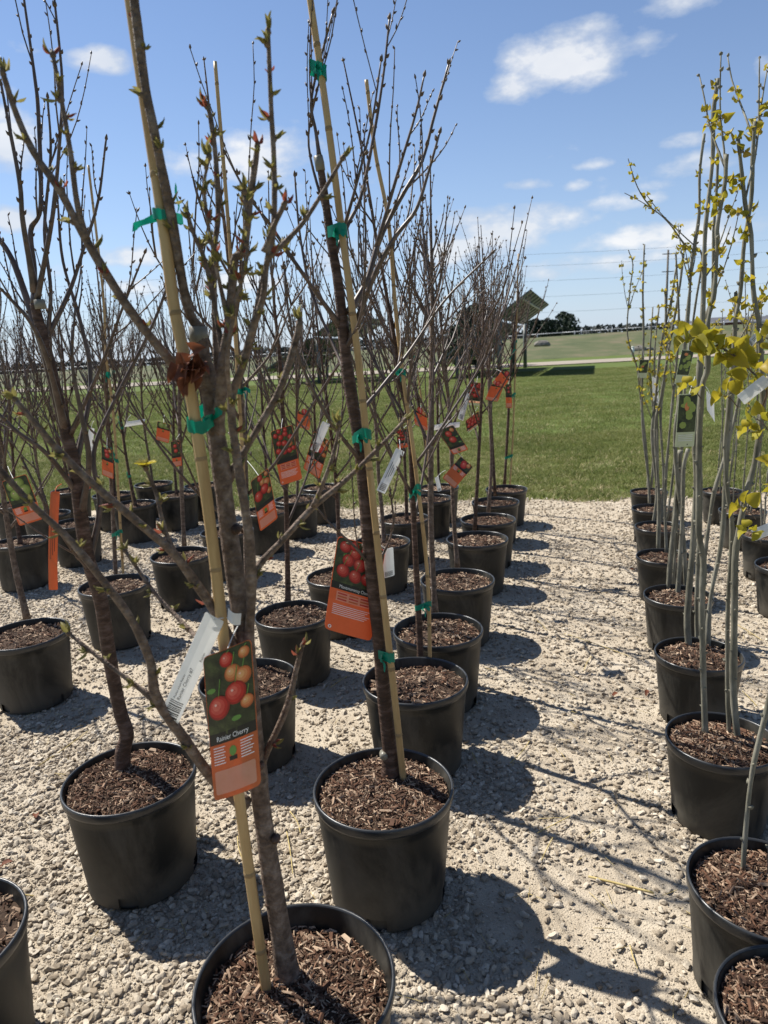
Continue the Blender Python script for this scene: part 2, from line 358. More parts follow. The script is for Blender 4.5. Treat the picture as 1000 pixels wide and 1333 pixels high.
# farm track, embankment with road
m_track = mat('track_dirt', (.22, .185, .145), .95, (.29, .25, .20), scale=.5, detail=8, bump=.4, bscale=4, dist=.03)
def ribbon(name, f0, f1, z0, z1, m, xs, thick=None):
    mb = MB(); V = []
    for x in xs: V += [(x, f0(x), z0(x)), (x, f1(x), z1(x))]
    mb.add(V, [(2*i, 2*i+2, 2*i+3, 2*i+1) for i in range(len(xs)-1)]); o = mb.build(name, m); tagp(o, kind='structure'); return o
xs = np.linspace(-220, 220, 89)
ribbon('track', lambda x: 57+.02*x+.4*math.sin(x*.3), lambda x: 68+.02*x+.5*math.sin(x*.21), lambda x: .03, lambda x: .03, m_track, xs)
road_z = lambda x: 2.2+.016*x+.15*math.sin(x*.05)
m_bank = mat('bank_grass', (.048, .064, .022), .95, (.075, .084, .034), scale=.25, detail=8, col3=(.135, .11, .066), bump=.5, bscale=2, dist=.1)
ribbon('embankment', lambda x: 84+.03*x, lambda x: 108, lambda x: -.03, road_z, m_bank, xs)
m_road = mat('far_road', (.30, .285, .26), .9, (.38, .36, .33), scale=.4)
ribbon('road', lambda x: 108, lambda x: 116, lambda x: road_z(x)+.0, lambda x: road_z(x)+.03, m_road, xs)
ribbon('verge', lambda x: 116, lambda x: 140, lambda x: road_z(x)+.03, lambda x: road_z(x)-1.2, m_bank, xs)

# guard rail along the road
m_galv = mat('galvanised', (.30, .31, .32), .5, (.42, .43, .44), scale=6, spec=.5)
gr = empty('guard_rail', (20, 117, road_z(20)))
mb = MB(); 
for a, b in zip(xs[:-1], xs[1:]):
    tube(mb, [(a, 117, road_z(a)+.55), (b, 117, road_z(b)+.55)], .07, 4)
mb.build('rail', m_galv, gr, (20, 117, road_z(20)))
for i, x in enumerate(np.arange(-100, 130, 6.0)):
    mb = MB(); box(mb, (x, 117, road_z(x)+.3), .16, .16, .75); mb.build('post', m_galv, gr, (20, 117, road_z(20)))
tagp(gr, 'grey guard rail along the raised far road', 'guard rail')

# solar panel rows seen from behind
m_pv = mat('panel_back', (.085, .10, .098), .5, (.11, .125, .12), scale=3, spec=.4)
m_pv3 = mat('panel_back_pale', (.17, .19, .18), .5, (.21, .23, .22), scale=3, spec=.4)
m_pv2 = mat('panel_frame', (.32, .34, .34), .4, (.40, .42, .42), scale=4, spec=.5)
m_cell = mat('panel_face', (.010, .016, .035), .15, (.014, .02, .045), scale=2, spec=.6)
m_steel = mat('dark_steel', (.06, .075, .07), .5, (.10, .11, .11), scale=5, spec=.5)
def array(base, label, npan=10, z_hi=4.5, zlo=.8, drop=5.4, dirx=.29, rows=3):
    e = nrm([dirx, .957, 0]); s = nrm([-.957, dirx, 0]); hi = np.array([base[0], base[1], z_hi])
    down = s*drop+np.array([0, 0, zlo-z_hi]); L = np.linalg.norm(down); d = down/L; nn = nrm(np.cross(e, d)); 
    if nn[2] < 0: nn = -nn
    root = empty('solar_panel_row', (base[0], base[1], 0)); O = (base[0], base[1], 0); w = 1.9
    gaps = [0, .30, .335, 1.0] if rows == 3 else [0, 1]
    bands = [(0, .36), (.40, .70), (.715, 1.0)]
    for (a, b) in bands:
        for i in range(npan):
            c = hi+e*(i+.5)*w+d*L*(a+b)/2; pan = MB()
            box(pan, c, w*.965, L*(b-a)*.985, .04, np.array([e, d, nn]), 0)
            box(pan, c+nn*.0225, w*.95, L*(b-a)*.97, .006, np.array([e, d, nn]), 1)
            p = pan.build('panel', [m_pv3 if a == 0 else m_pv, m_cell], root, O, smooth=False)
            for sd in (-.5, .5):
                fr = MB(); box(fr, c+e*sd*w*.94-nn*.03, .30, L*(b-a)*.98, .08, np.array([e, d, nn])); fr.build('frame_bar', m_steel, p, O, smooth=False)
    for t in (.10, .385, .62, .9):
        r = MB(); box(r, hi+e*npan*w/2+d*L*t-nn*.095, npan*w, .10, .10, np.array([e, d, nn])); r.build('rail', m_pv2 if t < .2 else m_steel, root, O, smooth=False)
    for i in range(0, npan+1, 4):
        for t, rr in ((.34, .14), (.78, .10)):
            top = hi+e*(i*w+.35)+d*L*t-nn*.14
            p = MB(); tube(p, [(top[0], top[1], -.1), top], rr, 8, flat=True); p.build('post', m_steel, root, O)
    tagp(root, label, 'solar panels', 'solar panel rows standing on the grass')
array(gp(768, 487)[:2]+np.array([-2.6, 2.0]), 'tilted solar panel row on dark posts, its end clear above the track and conifers', 8)
array((-1.9, 43.0), 'tilted solar panel row mostly hidden behind the bare cherry twigs', 5, z_hi=3.9)

# power line: pole and wires
m_wire = mat('wire', (.10, .11, .13), .6); m_wood = mat('pole_wood', (.10, .085, .07), .9, (.15, .13, .11), scale=4)
pp = at(866, 440, 150); pr = empty('power_pole', (pp[0], 150, 0)); mb = MB(); tube(mb, [(pp[0], 150, -1), (pp[0], 150, 19)], [.30, .2], 8, flat=True); mb.build('mast', m_wood, pr, (pp[0], 150, 0))
for z in (18.2, 14.8):
    mb = MB(); box(mb, (pp[0], 149.8, z), 2.4, .14, .16); mb.build('crossarm', m_wood, pr, (pp[0], 150, 0), smooth=False)
tagp(pr, 'tall slim power pole rising beyond the far road', 'power pole')
for hh, nm in ((113, 'top'), (99, 'second'), (81, 'third'), (62, 'fourth'), (43, 'lowest')):
    z0 = 1.58+150*hh/F_PX; mb = MB(); X_ = np.linspace(-190, 190, 41); dz = 1.6*(((X_-pp[0]+60) % 120-60)/60)**2
    tube(mb, [(x, 150.2, z0+.013*(x-32)+q-.8) for x, q in zip(X_, dz)], .019, 4)
    tagp(mb.build('power_line', m_wire), 'thin power line in the sky, %s of the five wires' % nm, 'power line', 'power lines beyond the road')

# far conifers, hedges and trees
m_con = mat('conifer_needles', (.010, .020, .013), .9, (.022, .036, .022), scale=1.5, tint=True, col3=(.040, .055, .034))
m_far = mat('far_wood_hazed', (.038, .045, .046), .95, (.060, .067, .064), scale=.4, tint=True, col3=(.085, .088, .080))  # distance haze mixed into the crown colours as a pale blue-grey
m_bk = mat('far_bark', (.09, .075, .065), .9, (.15, .13, .11), scale=6)
def clump_crown(mb, c, rx, rz, n, r, size, cone=False, tint0=.2):
    for _ in range(n):
        z = r.uniform(-1, 1); q = (1-(z+1)/2)*.95+.12 if cone else math.sqrt(max(0, 1-z*z))*(.75+.35*r.random())
        a = r.random()*6.283; k = r.random()**.4*q
        p = np.array([c[0]+rx*k*math.cos(a), c[1]+rx*k*math.sin(a), c[2]+rz*z]); d = rv(r); e = nrm(np.cross(d, rv(r)))
        s = size*r.uniform(.5, 1.3); t = r.random()
        mb.add([p-d*s, p+e*s*.6, p+d*s, p-e*s*.6], [(0, 1, 2, 3)], 0, t)
def conifer(px, Y, h, w, label, group, n=260, cone=True, base_z=0):
    r = random.Random(int(px*7)); b = at(px, 440, Y); b = np.array([b[0], Y, base_z]); root = empty('conifer', b)
    t = MB(); tube(t, [b, b+(0, 0, h*.9)], [h*.03, .03], 6); t.build('trunk', m_bk, root, b)
    c = MB(); clump_crown(c, b+(0, 0, h*.55), w, h*.5, n, r, h*.055, cone); c.build('crown', m_con, root, b, smooth=False, tint=True)
    tagp(root, label, 'tree', group)
for i, (px, h) in enumerate(((690, 5.2), (698, 5.8), (706, 5.4), (713, 5.6), (720, 5.2), (733, 7.4), (741, 6.4))):
    conifer(px, 205+i % 3*5, h+1.4, 2.3 if h < 6 else 3.2, 'dark conifer in the small far clump beyond the road', 'conifers beyond the road', 900, False, 1.5)
conifer(622, 62, 4.9, 2.5, 'round dark green evergreen tree behind the solar panel row', None, 2200, False, 0)
conifer(598, 66, 3.6, 1.7, 'lower bushy evergreen beside the round evergreen tree', None, 900, False, 0)
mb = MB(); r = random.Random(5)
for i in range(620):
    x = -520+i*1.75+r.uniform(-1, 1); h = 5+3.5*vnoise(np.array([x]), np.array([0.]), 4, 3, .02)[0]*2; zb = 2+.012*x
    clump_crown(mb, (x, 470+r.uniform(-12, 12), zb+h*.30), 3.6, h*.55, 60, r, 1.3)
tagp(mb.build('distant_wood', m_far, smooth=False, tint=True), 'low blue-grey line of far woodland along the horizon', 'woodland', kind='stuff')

# bare trees beyond the field
m_bt = mat('bare_twigs', (.13, .105, .09), .9, (.20, .17, .15), scale=5)
def bare_tree(px, Y, h, seed, label):
    r = random.Random(seed); b = at(px, 470, Y); b = np.array([b[0], Y, 0.0]); root = empty('bare_tree', b); tr = MB(); tw = MB()
    P = spline([b, b+(r.uniform(-.2, .2), 0, h*.3), b+(r.uniform(-.3, .3), 0, h*.75)], 4); tube(tr, P, np.linspace(.022*h, .006*h, len(P)), 7)
    def grow(p, d, L, R, lv):
        d2 = nrm(d+rv(r)*.25+np.array([0, 0, .12])); Q = spline([p, p+d*L*.5, p+d*L*.5+d2*L*.5], 3); tube(tw, Q, np.linspace(R, R*.55, len(Q)), 4)
        if lv == 0: return
        for _ in range(r.choice((3, 3, 4))):
            k = r.randrange(2, len(Q)); grow(Q[k], nrm(d2+rv(r)*.75), L*r.uniform(.5, .75), R*.55, lv-1)
    for _ in range(9):
        k = r.randrange(len(P)//3, len(P)); a = r.random()*6.28; grow(P[k], nrm([math.cos(a), math.sin(a), r.uniform(.6, 1.5)]), h*r.uniform(.22, .34), .007*h, 3)
    tr.build('trunk', m_bt, root, b); tw.build('crown', m_bt, root, b); tagp(root, label, 'tree', 'leafless trees beyond the field')
bare_tree(162, 64, 6.6, 3, 'leafless spreading tree beyond the field with the densest twigs')
bare_tree(62, 68, 6.4, 8, 'leafless tree beyond the field between two other bare trees')
bare_tree(8, 62, 5.2, 12, 'smallest leafless tree beyond the field')
bare_tree(352, 78, 4.6, 15, 'leafless tree behind the hidden solar panel row')

# small things on the bank
m_rock = mat('field_stone', (.12, .11, .095), .9, (.22, .20, .175), scale=3, bump=.5)
m_white = mat('white_paint', (.72, .72, .70), .6, (.80, .80, .78), scale=5)
def rock(px, py, Y, rad_, label):
    r = random.Random(int(px)); p = gp(px, py, .1) if Y is None else at(px, py, Y); bm = bmesh.new(); bmesh.ops.create_icosphere(bm, subdivisions=2, radius=rad_)
    for v in bm.verts: v.co = Vector((v.co.x*1.3, v.co.y, max(v.co.z, -.3*rad_)*.75))*(1+r.uniform(-.12, .12))
    me = bpy.data.meshes.new('rock'); bm.to_mesh(me); bm.free(); me.materials.append(m_rock); o = link('rock', me); o.location = (p[0], p[1], max(0, p[2])); tagp(o, label, 'rock')
rock(832, 455, 82, .62, 'pale boulder beside the white post on the bank')
rock(846, 455, 82.6, .42, 'smaller boulder touching the pale boulder on the bank')
rock(706, 449, 84.5, .75, 'broad dark boulder on the bank under the conifers')
p = at(830, 452, 80); mb = MB(); pz = 0.0
tube(mb, [(p[0]-.5, 80, -.05), (p[0]-.5, 80, .8), (p[0]-.5, 80, .84)], [.16, .16, .10], 12, flat=True); tube(mb, [(p[0]-.5, 80, .84), (p[0]-.5, 80, .95)], [.18, .15], 12, flat=True)
tagp(mb.build('marker_post', m_white), 'short white marker post standing by the boulders', 'post')
# barns far beyond the road
m_barn = mat('barn_red', (.10, .035, .03), .9, (.14, .05, .04), scale=2); m_roof = mat('barn_roof', (.10, .10, .11), .6, (.15, .15, .16), scale=2); m_dk = mat('barn_opening', (.015, .015, .017), .9)
def barn(px, Y, w, h, label, m):
    p = at(px, 430, Y); b = np.array([p[0], Y, 2.0]); root = empty('barn', b); d = 7; q = MB(); box(q, b+(0, 0, h/2), w, d, h); q.build('wall', m, root, b, smooth=False)
    q = MB(); x0, x1, y0, y1 = -w/2-.4, w/2+.4, -d/2-.4, d/2+.4
    V = [(x0, y0, h), (x1, y0, h), (x1, y1, h), (x0, y1, h), (x0, 0, h+1.9), (x1, 0, h+1.9)]; q.add(np.array(V)+b, [(0, 1, 5, 4), (2, 3, 4, 5), (1, 2, 5), (3, 0, 4), (3, 2, 1, 0)]); q.build('roof', m_roof, root, b, smooth=False)
    for k in (-.28, .22):
        q = MB(); box(q, b+(w*k, -d/2-.05, 1.35), w*.16, .12, 2.7); q.build('door', m_dk, root, b, smooth=False)
    tagp(root, label, 'barn')
barn(938, 235, 13, 3.6, 'low dark red barn far beyond the road', m_barn)
barn(905, 250, 9, 3.2, 'short grey roofed shed next to the dark red barn beyond the road', m_galv)
barn(985, 240, 14, 3.4, 'long grey shed beyond the road beside the red barn', m_galv)
# ================================================================ POTTED TREES
m_pot = mat('black_plastic', (.013, .014, .0135), .45, (.024, .025, .023), scale=7, detail=9, bump=.25, bscale=60, col3=(.075, .070, .058), spec=.3, stretch=(1, 1, .45), dist=.001)
def scuffed(name):
    """black moulded plastic with dried splashes and pale scuffs"""
    m = mat(name, (.007, .0078, .0074), .40, (.0125, .0132, .0124), scale=9, detail=8, bump=.25, bscale=60, spec=.3, stretch=(1, 1, .5), dist=.001); t = m.node_tree; p = [n for n in t.nodes if n.type == 'BSDF_PRINCIPLED'][0]
    old = p.inputs['Base Color'].links[0].from_socket; co = N(t, 'ShaderNodeTexCoord'); oi = N(t, 'ShaderNodeObjectInfo'); sp = N(t, 'ShaderNodeSeparateXYZ'); t.links.new(co.outputs['Object'], sp.inputs[0])
    off = N(t, 'ShaderNodeVectorMath', operation='ADD'); t.links.new(co.outputs['Object'], off.inputs[0]); t.links.new(oi.outputs['Random'], off.inputs[1])
    sc = VM(t, 'MULTIPLY', off.outputs[0], (3.2, 3.2, 1.5)); n1_ = N(t, 'ShaderNodeTexNoise'); n1_.inputs['Scale'].default_value = 1.6; n1_.inputs['Detail'].default_value = 9; n1_.inputs['Roughness'].default_value = .68; n1_.inputs['Distortion'].default_value = .6; t.links.new(sc.outputs[0], n1_.inputs['Vector'])
    low = M(t, 'MULTIPLY', M(t, 'SUBTRACT', .20, sp.outputs['Z'], clamp=True), 1.1)
    f = M(t, 'MULTIPLY', M(t, 'SUBTRACT', M(t, 'ADD', n1_.outputs['Fac'], low), .475), 4.5, clamp=True); f = M(t, 'MULTIPLY', f, .85)
    mx = N(t, 'ShaderNodeMixRGB'); mx.inputs['Color2'].default_value = (.085, .076, .060, 1); t.links.new(f, mx.inputs['Fac']); t.links.new(old, mx.inputs['Color1']); t.links.new(mx.outputs[0], p.inputs['Base Color'])
    t.links.new(M(t, 'ADD', M(t, 'MULTIPLY', f, .4), .42), p.inputs['Roughness']); return m
m_pot = scuffed('scuffed_black_plastic')
m_rim = mat('black_plastic_rim', (.016, .017, .0175), .34, (.026, .027, .028), scale=16, bump=.3, bscale=50, spec=.5, dist=.001)
m_soil = mat('soil', (.030, .018, .011), .95, (.060, .036, .022), scale=60, bump=1.0, bscale=120, dist=.006)
m_chip = mat('bark_chip', (.034, .017, .010), .9, (.115, .056, .031), scale=40, tint=True, col3=(.47, .35, .24), stretch=(1, 1, 1))
m_t0 = mat('bark_grey_brown', (.055, .036, .026), .8, (.135, .094, .068), scale=48, detail=12, bump=1.0, bscale=120, stretch=(1, 1, 1.15), spec=.3, col3=(.25, .195, .155), dist=.006)
m_t1 = mat('bark_red_brown', (.034, .020, .013), .65, (.072, .041, .027), scale=46, detail=12, bump=.9, bscale=110, stretch=(.5, .5, 1.5), spec=.25, col3=(.16, .105, .082), dist=.005)
m_whip = mat('bark_twig', (.040, .024, .017), .48, (.074, .047, .034), scale=30, bump=.4, bscale=60, spec=.5, col3=(.14, .096, .072), dist=.002)
m_gs = mat('bark_grey_green', (.075, .070, .050), .75, (.165, .155, .115), scale=22, detail=9, bump=.9, bscale=60, stretch=(1, 1, .35), col3=(.27, .255, .205), dist=.003)
m_bam = mat('bamboo', (.31, .19, .075), .5, (.42, .275, .12), scale=14, detail=6, bump=.3, bscale=40, stretch=(3, 3, .35), col3=(.48, .34, .165), spec=.3, dist=.001)
m_bamn = mat('bamboo_node', (.20, .13, .06), .7, (.32, .22, .11), scale=30)
m_tie = mat('green_tie', (.0, .20, .125), .35, (.0, .28, .175), scale=20, trans=.35, spec=.5)
m_bud = mat('bud_scale', (.075, .045, .032), .7, (.16, .115, .07), scale=60)
m_budg = mat('young_leaf', (.17, .155, .045), .6, (.28, .24, .08), scale=60, trans=.4)
m_red = mat('red_young_leaf', (.19, .045, .03), .6, (.30, .09, .05), scale=60, trans=.4)
m_yel = mat('spring_leaf', (.27, .25, .020), .5, (.40, .32, .025), scale=25, col3=(.40, .24, .05), trans=.5, tint=True, spec=.35)
m_tape = mat('graft_tape', (.24, .22, .17), .3, (.36, .34, .28), scale=25, trans=.4, spec=.5)
m_dead = mat('dead_leaf', (.10, .035, .02), .7, (.22, .075, .035), scale=40, trans=.3)

def pot_meshes(D, H, seed):
    R = D/2; rb = R*.83; n = 56
    prof = [(rb*.55, .012), (rb*.97, .010), (rb, .018), (rb+.0015, .055), (rb*1.003+.003, .075), (R*.945, H-.062), (R*.95, H-.040), (R*.968, H-.037), (R*.972, H-.020)]
    mb = MB(); lathe(mb, prof, n, skip=lambda i, j: i in (2,) and (j % 14) in (0, 1, 2))
    inner = [(R*.955, H-.004), (R*.93, H-.03), (rb*.93, .03), (rb*.93, .012)]; lathe(mb, inner, n)
    body = mb.mesh('pot', m_pot)
    mb = MB(); lathe(mb, [(R*.970, H-.030), (R*.985, H-.029), (R*.996, H-.022), (R, H-.012), (R*1.0, H-.005), (R*.988, H), (R*.966, H-.001), (R*.956, H-.008), (R*.952, H-.03)], n)
    return body, mb.mesh('rim', m_rim)
def mulch_mesh(R, n, seed, size):
    r = random.Random(seed); mb = MB(); g = 22
    xs = np.linspace(-1, 1, g); V = []; ok = {}
    rings = 9
    pts = [(0, 0)]+[(k/rings*math.cos(a), k/rings*math.sin(a)) for k in range(1, rings+1) for a in np.arange(24)*2*math.pi/24]
    zf = lambda x, y: .014*(1-(x*x+y*y))+.010*(float(vnoise(np.array([x*3+seed]), np.array([y*3.]), seed, 3, 1.2)[0])-.45)
    V = [(x*R, y*R, zf(x, y)) for x, y in pts]; F = [(0, 1+j, 1+(j+1) % 24) for j in range(24)]
    for k in range(rings-1):
        a = 1+k*24; F += [(a+j, a+24+j, a+24+(j+1) % 24, a+(j+1) % 24) for j in range(24)]
    mb.add(V, F, 0)
    for _ in range(n):
        q = math.sqrt(r.random())*.985; a = r.random()*6.283; x, y = q*math.cos(a), q*math.sin(a)
        L = size*math.exp(r.gauss(0, .45)); w = L*r.uniform(.16, .42); t = w*r.uniform(.2, .5); L = min(L, .028)
        d = nrm([r.gauss(0, 1), r.gauss(0, 1), r.gauss(0, .28)]); s = nrm(np.cross(d, nrm([r.gauss(0, .35), r.gauss(0, .35), 1]))); u = np.cross(s, d)
        c = np.array([x*R, y*R, zf(x, y)+.002+t*.5+abs(r.gauss(0, .0025))])
        if math.hypot(c[0]+d[0]*L*.5, c[1]+d[1]*L*.5) > R or math.hypot(c[0]-d[0]*L*.5, c[1]-d[1]*L*.5) > R: continue
        tnt = r.random()**1.15 if r.random() < .88 else 1.0
        b = [c-d*L*.5-s*w*.3, c-d*L*.5+s*w*.35, c+d*L*.5+s*w*.2, c+d*L*.5-s*w*.4, c-d*L*.35+u*t+s*w*.05, c+d*L*.4+u*t*.8]
        mb.add(b, [(0, 1, 2, 3), (0, 4, 1), (2, 5, 3), (1, 4, 5, 2), (3, 5, 4, 0)], 1, tnt)
    return mb.mesh('mulch', [m_soil, m_chip], smooth=False, tint=True)
POT = {'big': pot_meshes(.405, .36, 1), 'small': pot_meshes(.345, .30, 2)}
MUL = {('big', 1): [mulch_mesh(.405/2*.94, 3600, k, .012) for k in (1, 2)], ('big', 0): [mulch_mesh(.405/2*.94, 900, k, .017) for k in (3, 4, 5)],
       ('small', 1): [mulch_mesh(.345/2*.94, 2800, k, .012) for k in (6, 7)], ('small', 0): [mulch_mesh(.345/2*.94, 700, k, .017) for k in (8, 9)]}
PH = {'big': .36, 'small': .30}
prng = random.Random(77)
def potted(name, rim, kind, scale, label, cat, group, hero=0, sink=.042):
    """a pot stood where its rim is seen; returns root, its base and the soil height"""
    H = PH[kind]*scale; c = gp(rim[0], rim[1], H+.008); z0 = float(gz(np.array([c[0]]), np.array([c[1]]))[0])-.004
    b = np.array([c[0], c[1], z0]); root = empty(name, b); rz = prng.random()*6.28
    p = link('pot', POT[kind][0], root); r = link('rim', POT[kind][1], p); p.scale = (scale,)*3; p.rotation_euler = (prng.gauss(0, .006), prng.gauss(0, .006), rz)
    mu = link('mulch', prng.choice(MUL[(kind, hero)]), root); mu.location = (0, 0, H-sink); mu.scale = (scale,)*3; mu.rotation_euler = (prng.gauss(0, .02), prng.gauss(0, .02), prng.random()*6.28); mu['kind'] = 'stuff'
    tagp(root, label, cat, group); return root, b, z0+H-sink

def wob(P, R, r, amt=.08):
    k = np.array([r.gauss(0, amt) for _ in R]); k = (np.roll(k, 1)+k+np.roll(k, -1))/2.2; return R*(1+k)
def pxp(pts, Y): return np.array([at(q[0], q[1], Y+(q[2] if len(q) > 2 else 0)) for q in pts])
def pxr(P, r0, r1, per=None):
    return np.array([max(.0008, (r0+(r1-r0)*i/(len(P)-1))*depth(p)/F_PX) for i, p in enumerate(P)])
# opening bud clusters, shared
def cluster_mesh(k, red):
    r = random.Random(200+k); mb = MB(); Z = np.array([0, 0, 0.])
    spindle(mb, Z-(0, 0, .004), (0, 0, 1), .012, .0042, 6, 0)
    for i in range(r.choice((4, 5, 6))):
        a = r.random()*6.28; d = nrm([math.cos(a)*r.uniform(.3, 1), math.sin(a)*r.uniform(.3, 1), 1]); L = r.uniform(.010, .019)
        if r.random() < .5: spindle(mb, Z+d*.003, d, L*1.05, .0026, 5, 2 if (red and r.random() < .6) else 1)
        else: leaf(mb, Z+d*.002, d, rv(r), L*1.25, .0065, 2 if (red and r.random() < .5) else 1, cup=.5, curl=r.uniform(-.3, .6))
    return mb.mesh('leaf_cluster', [m_bud, m_budg, m_red])
CLUS = [cluster_mesh(k, k < 2) for k in range(8)]
BUDM = []
for k in range(3):
    mb = MB(); spindle(mb, np.zeros(3), (0, 0, 1), .013, .0036, 6, 0)
    if k: spindle(mb, np.array([.002, 0, .001]), (.5, .1*k, 1), .009, .003, 5, 0)
    BUDM.append(mb.mesh('bud', m_bud))
def orient(o, p, d, s, r):
    q = Vector(tuple(d)).to_track_quat('Z', 'Y'); o.rotation_mode = 'QUATERNION'; o.rotation_quaternion = q @ Vector((0, 0, 1)).rotation_difference(Vector((0, 0, 1)))
    o.location = tuple(p); o.scale = (s,)*3
def deco(bo, P, R, base, r, spacing, meshes, name, s0, s1, t0=.12, tip=True, lean=.9):
    """buds or leaf clusters spaced along a branch, each a child of it"""
    seg = np.linalg.norm(np.diff(P, axis=0), axis=1); cum = np.concatenate([[0], np.cumsum(seg)]); L = cum[-1]; s = L*t0; ph = r.random()*6.28
    while s < L-.004:
        i = min(np.searchsorted(cum, s), len(P)-1); p = P[i]; t = nrm(P[min(i+1, len(P)-1)]-P[max(i-1, 0)])
        a = nrm(np.cross(t, (.3, .2, 1))); b2 = np.cross(t, a); ph += 2.4; side = a*math.cos(ph)+b2*math.sin(ph)
        o = link(name, r.choice(meshes), bo); orient(o, p+side*R[i]*.7-base, nrm(side*lean+t), r.uniform(s0, s1), r); s += spacing*r.uniform(.6, 1.5)
    if tip:
        o = link(name, r.choice(meshes), bo); orient(o, P[-1]-base, nrm(P[-1]-P[-2]), s1, r)
def side_twigs(bo, P, R, base, r, n, L0=.12, L1=.34):
    for _ in range(n):
        j = r.randrange(len(P)//4, len(P)-2); t = nrm(P[j+1]-P[j]); Q = whip(P[j], nrm(t+rv(r)*.55), r.uniform(L0, L1), .6, r, 4); mb = MB(); rr = min(R[j]*.55, .0032)
        tube(mb, Q, np.linspace(rr, .0011, len(Q)), 5)
        for k in range(2, len(Q)): sd = rv(r); spindle(mb, Q[k], nrm(sd*.7+nrm(Q[k]-Q[k-1])), r.uniform(.008, .013), .0028, 4)
        mb.build('twig', m_whip, bo, base)
def whip(p, d, L, up, r, n=5):
    P = [p]; d = nrm(d); st = L/n
    for i in range(n): d = nrm(d+np.array([0, 0, up/n])+rv(r)*.11); P.append(P[-1]+d*st)
    return spline(P, 2)
def branch(root, base, P, R, m, r, n=8, name='branch', flat=False, amt=.06):
    R = np.array(R); k = min(4, len(R)); R[:k] *= np.array([1.55, 1.28, 1.12, 1.04])[:k] if name in ('branch', 'twig') else 1
    mb = MB(); tube(mb, P, wob(P, R, r, amt), n, flat=flat); return mb.build(name, m, root, base)
def stake(root, base, P, R):
    P = np.asarray(P); mb = MB(); L = np.linalg.norm(P[-1]-P[0]); n = max(8, int(L/.05)); Q = spline(P, max(3, n//max(1, len(P)-1)))
    tube(mb, Q, np.linspace(R, R*.8, len(Q)), 12, flat=True); s = mb.build('stake', m_bam, root, base)
    cum = np.concatenate([[0], np.cumsum(np.linalg.norm(np.diff(Q, axis=0), axis=1))]); k = .16
    while k < cum[-1]-.05:
        i = np.searchsorted(cum, k); t = nrm(Q[min(i+1, len(Q)-1)]-Q[i-1]); mb = MB(); rr = R*(1-.2*k/L); tube(mb, [Q[i]-t*.006, Q[i]-t*.002, Q[i]+t*.002, Q[i]+t*.006], [rr*1.0, rr*1.10, rr*1.10, rr*1.0], 12); mb.build('stake_node', m_bamn, s, base); k += prng.uniform(.17, .26)
    return s
def ribbon_tail(mb, p, pts, w, up):
    P = spline([p]+[p+np.asarray(q) for q in pts], 4); V = []
    for i, q in enumerate(P):
        k = w*(1-.25*i/len(P))*(1 if i else .4); tw = nrm(np.asarray(up)+np.array([.4*math.sin(i*1.1), .3*math.cos(i), 0])); V += [q-tw*k*.5, q+tw*k*.5]
    mb.add(V, [(2*i, 2*i+1, 2*i+3, 2*i+2) for i in range(len(P)-1)])
def tie(root, base, a, ra, b, rb, h=.022, tail=None, r=prng):
    """ribbon round trunk (a) and stake (b)"""
    a, b = np.asarray(a), np.asarray(b); u = b-a; u[2] = 0; dist = np.linalg.norm(u); u = nrm(u) if dist > 1e-4 else np.array([1., 0, 0]); v = np.array([-u[1], u[0], 0]); mb = MB(); pts = []
    for k in range(20):
        t = k/20*2*math.pi; c = math.cos(t); s_ = math.sin(t); cen, rr = (b, rb) if c > 0 else (a, ra); pts.append(cen+u*c*(rr+.0015)+v*s_*(max(ra, rb)+.0015 if abs(c) < .3 else rr+.0015))
    V = []
    for k, p in enumerate(pts):
        z = h*.5*(1+.12*math.sin(k*2.1)); V += [p+(0, 0, z-.15*h*math.sin(k*.3)), p+(0, 0, -z-.15*h*math.sin(k*.3))]
    mb.add(V, [(2*k, 2*k+1, (2*k+3) % 40, (2*k+2) % 40) for k in range(20)])
    for tl in (tail or [[(.012, -.01, .004), (.03, -.015, -.008)], [(.006, -.015, -.008), (.012, -.022, -.03)]]): ribbon_tail(mb, (a+b)/2-v*np.sign(v[1])*(max(ra, rb)+.002), tl, h*.85, (0, 0, 1))
    return mb.build('tie', m_tie, root, base, smooth=True)
def nearest(P, z): return P[int(np.argmin(np.abs(np.asarray(P)[:, 2]-z)))]

ORD = ['first', 'second', 'third', 'fourth', 'fifth', 'sixth', 'seventh', 'eighth', 'ninth']
ROWN = {'P': 'cherry row edging the aisle', 'L': 'second cherry row from the aisle', 'M': 'third cherry row from the aisle', 'N': 'fourth cherry row from the aisle', 'O': 'fifth cherry row from the aisle', 'Q': 'sixth cherry row from the aisle'}

# ---------------------------------------------------------------- the stout tree tied to the thickest bamboo
r = random.Random(1)
root, B0, sz = potted('potted_cherry_tree', (383, 1272), 'big', 1.0, 'stout budding cherry tree tied to a thick bamboo cane, large cherry tag on its trunk', 'potted tree', 'potted cherry trees', 1, .055)
b_ = gp(378, 1288, sz-.02); Y0 = b_[1]
P = spline(pxp([(380, 1310, 0), (370, 1240, 0), (352, 1130, 0), (338, 1030, .01), (328, 940, .01), (322, 870, 0), (312, 790, 0), (299, 700, 0), (288, 610, .0), (281, 560, 0), (271, 500, 0), (262, 455, 0), (258, 428, 0)], Y0), 5); P[0] = b_-(0, 0, .02)
T0P = P
tr = branch(root, B0, P, np.interp(np.linspace(0, 1, len(P)), [0, .05, .12, .2, .5, .75, .9, 1], np.array([24, 21, 16, 14, 12.2, 11.5, 11, 10])*Y0/F_PX), m_t0, r, 20, 'trunk', True, .07)
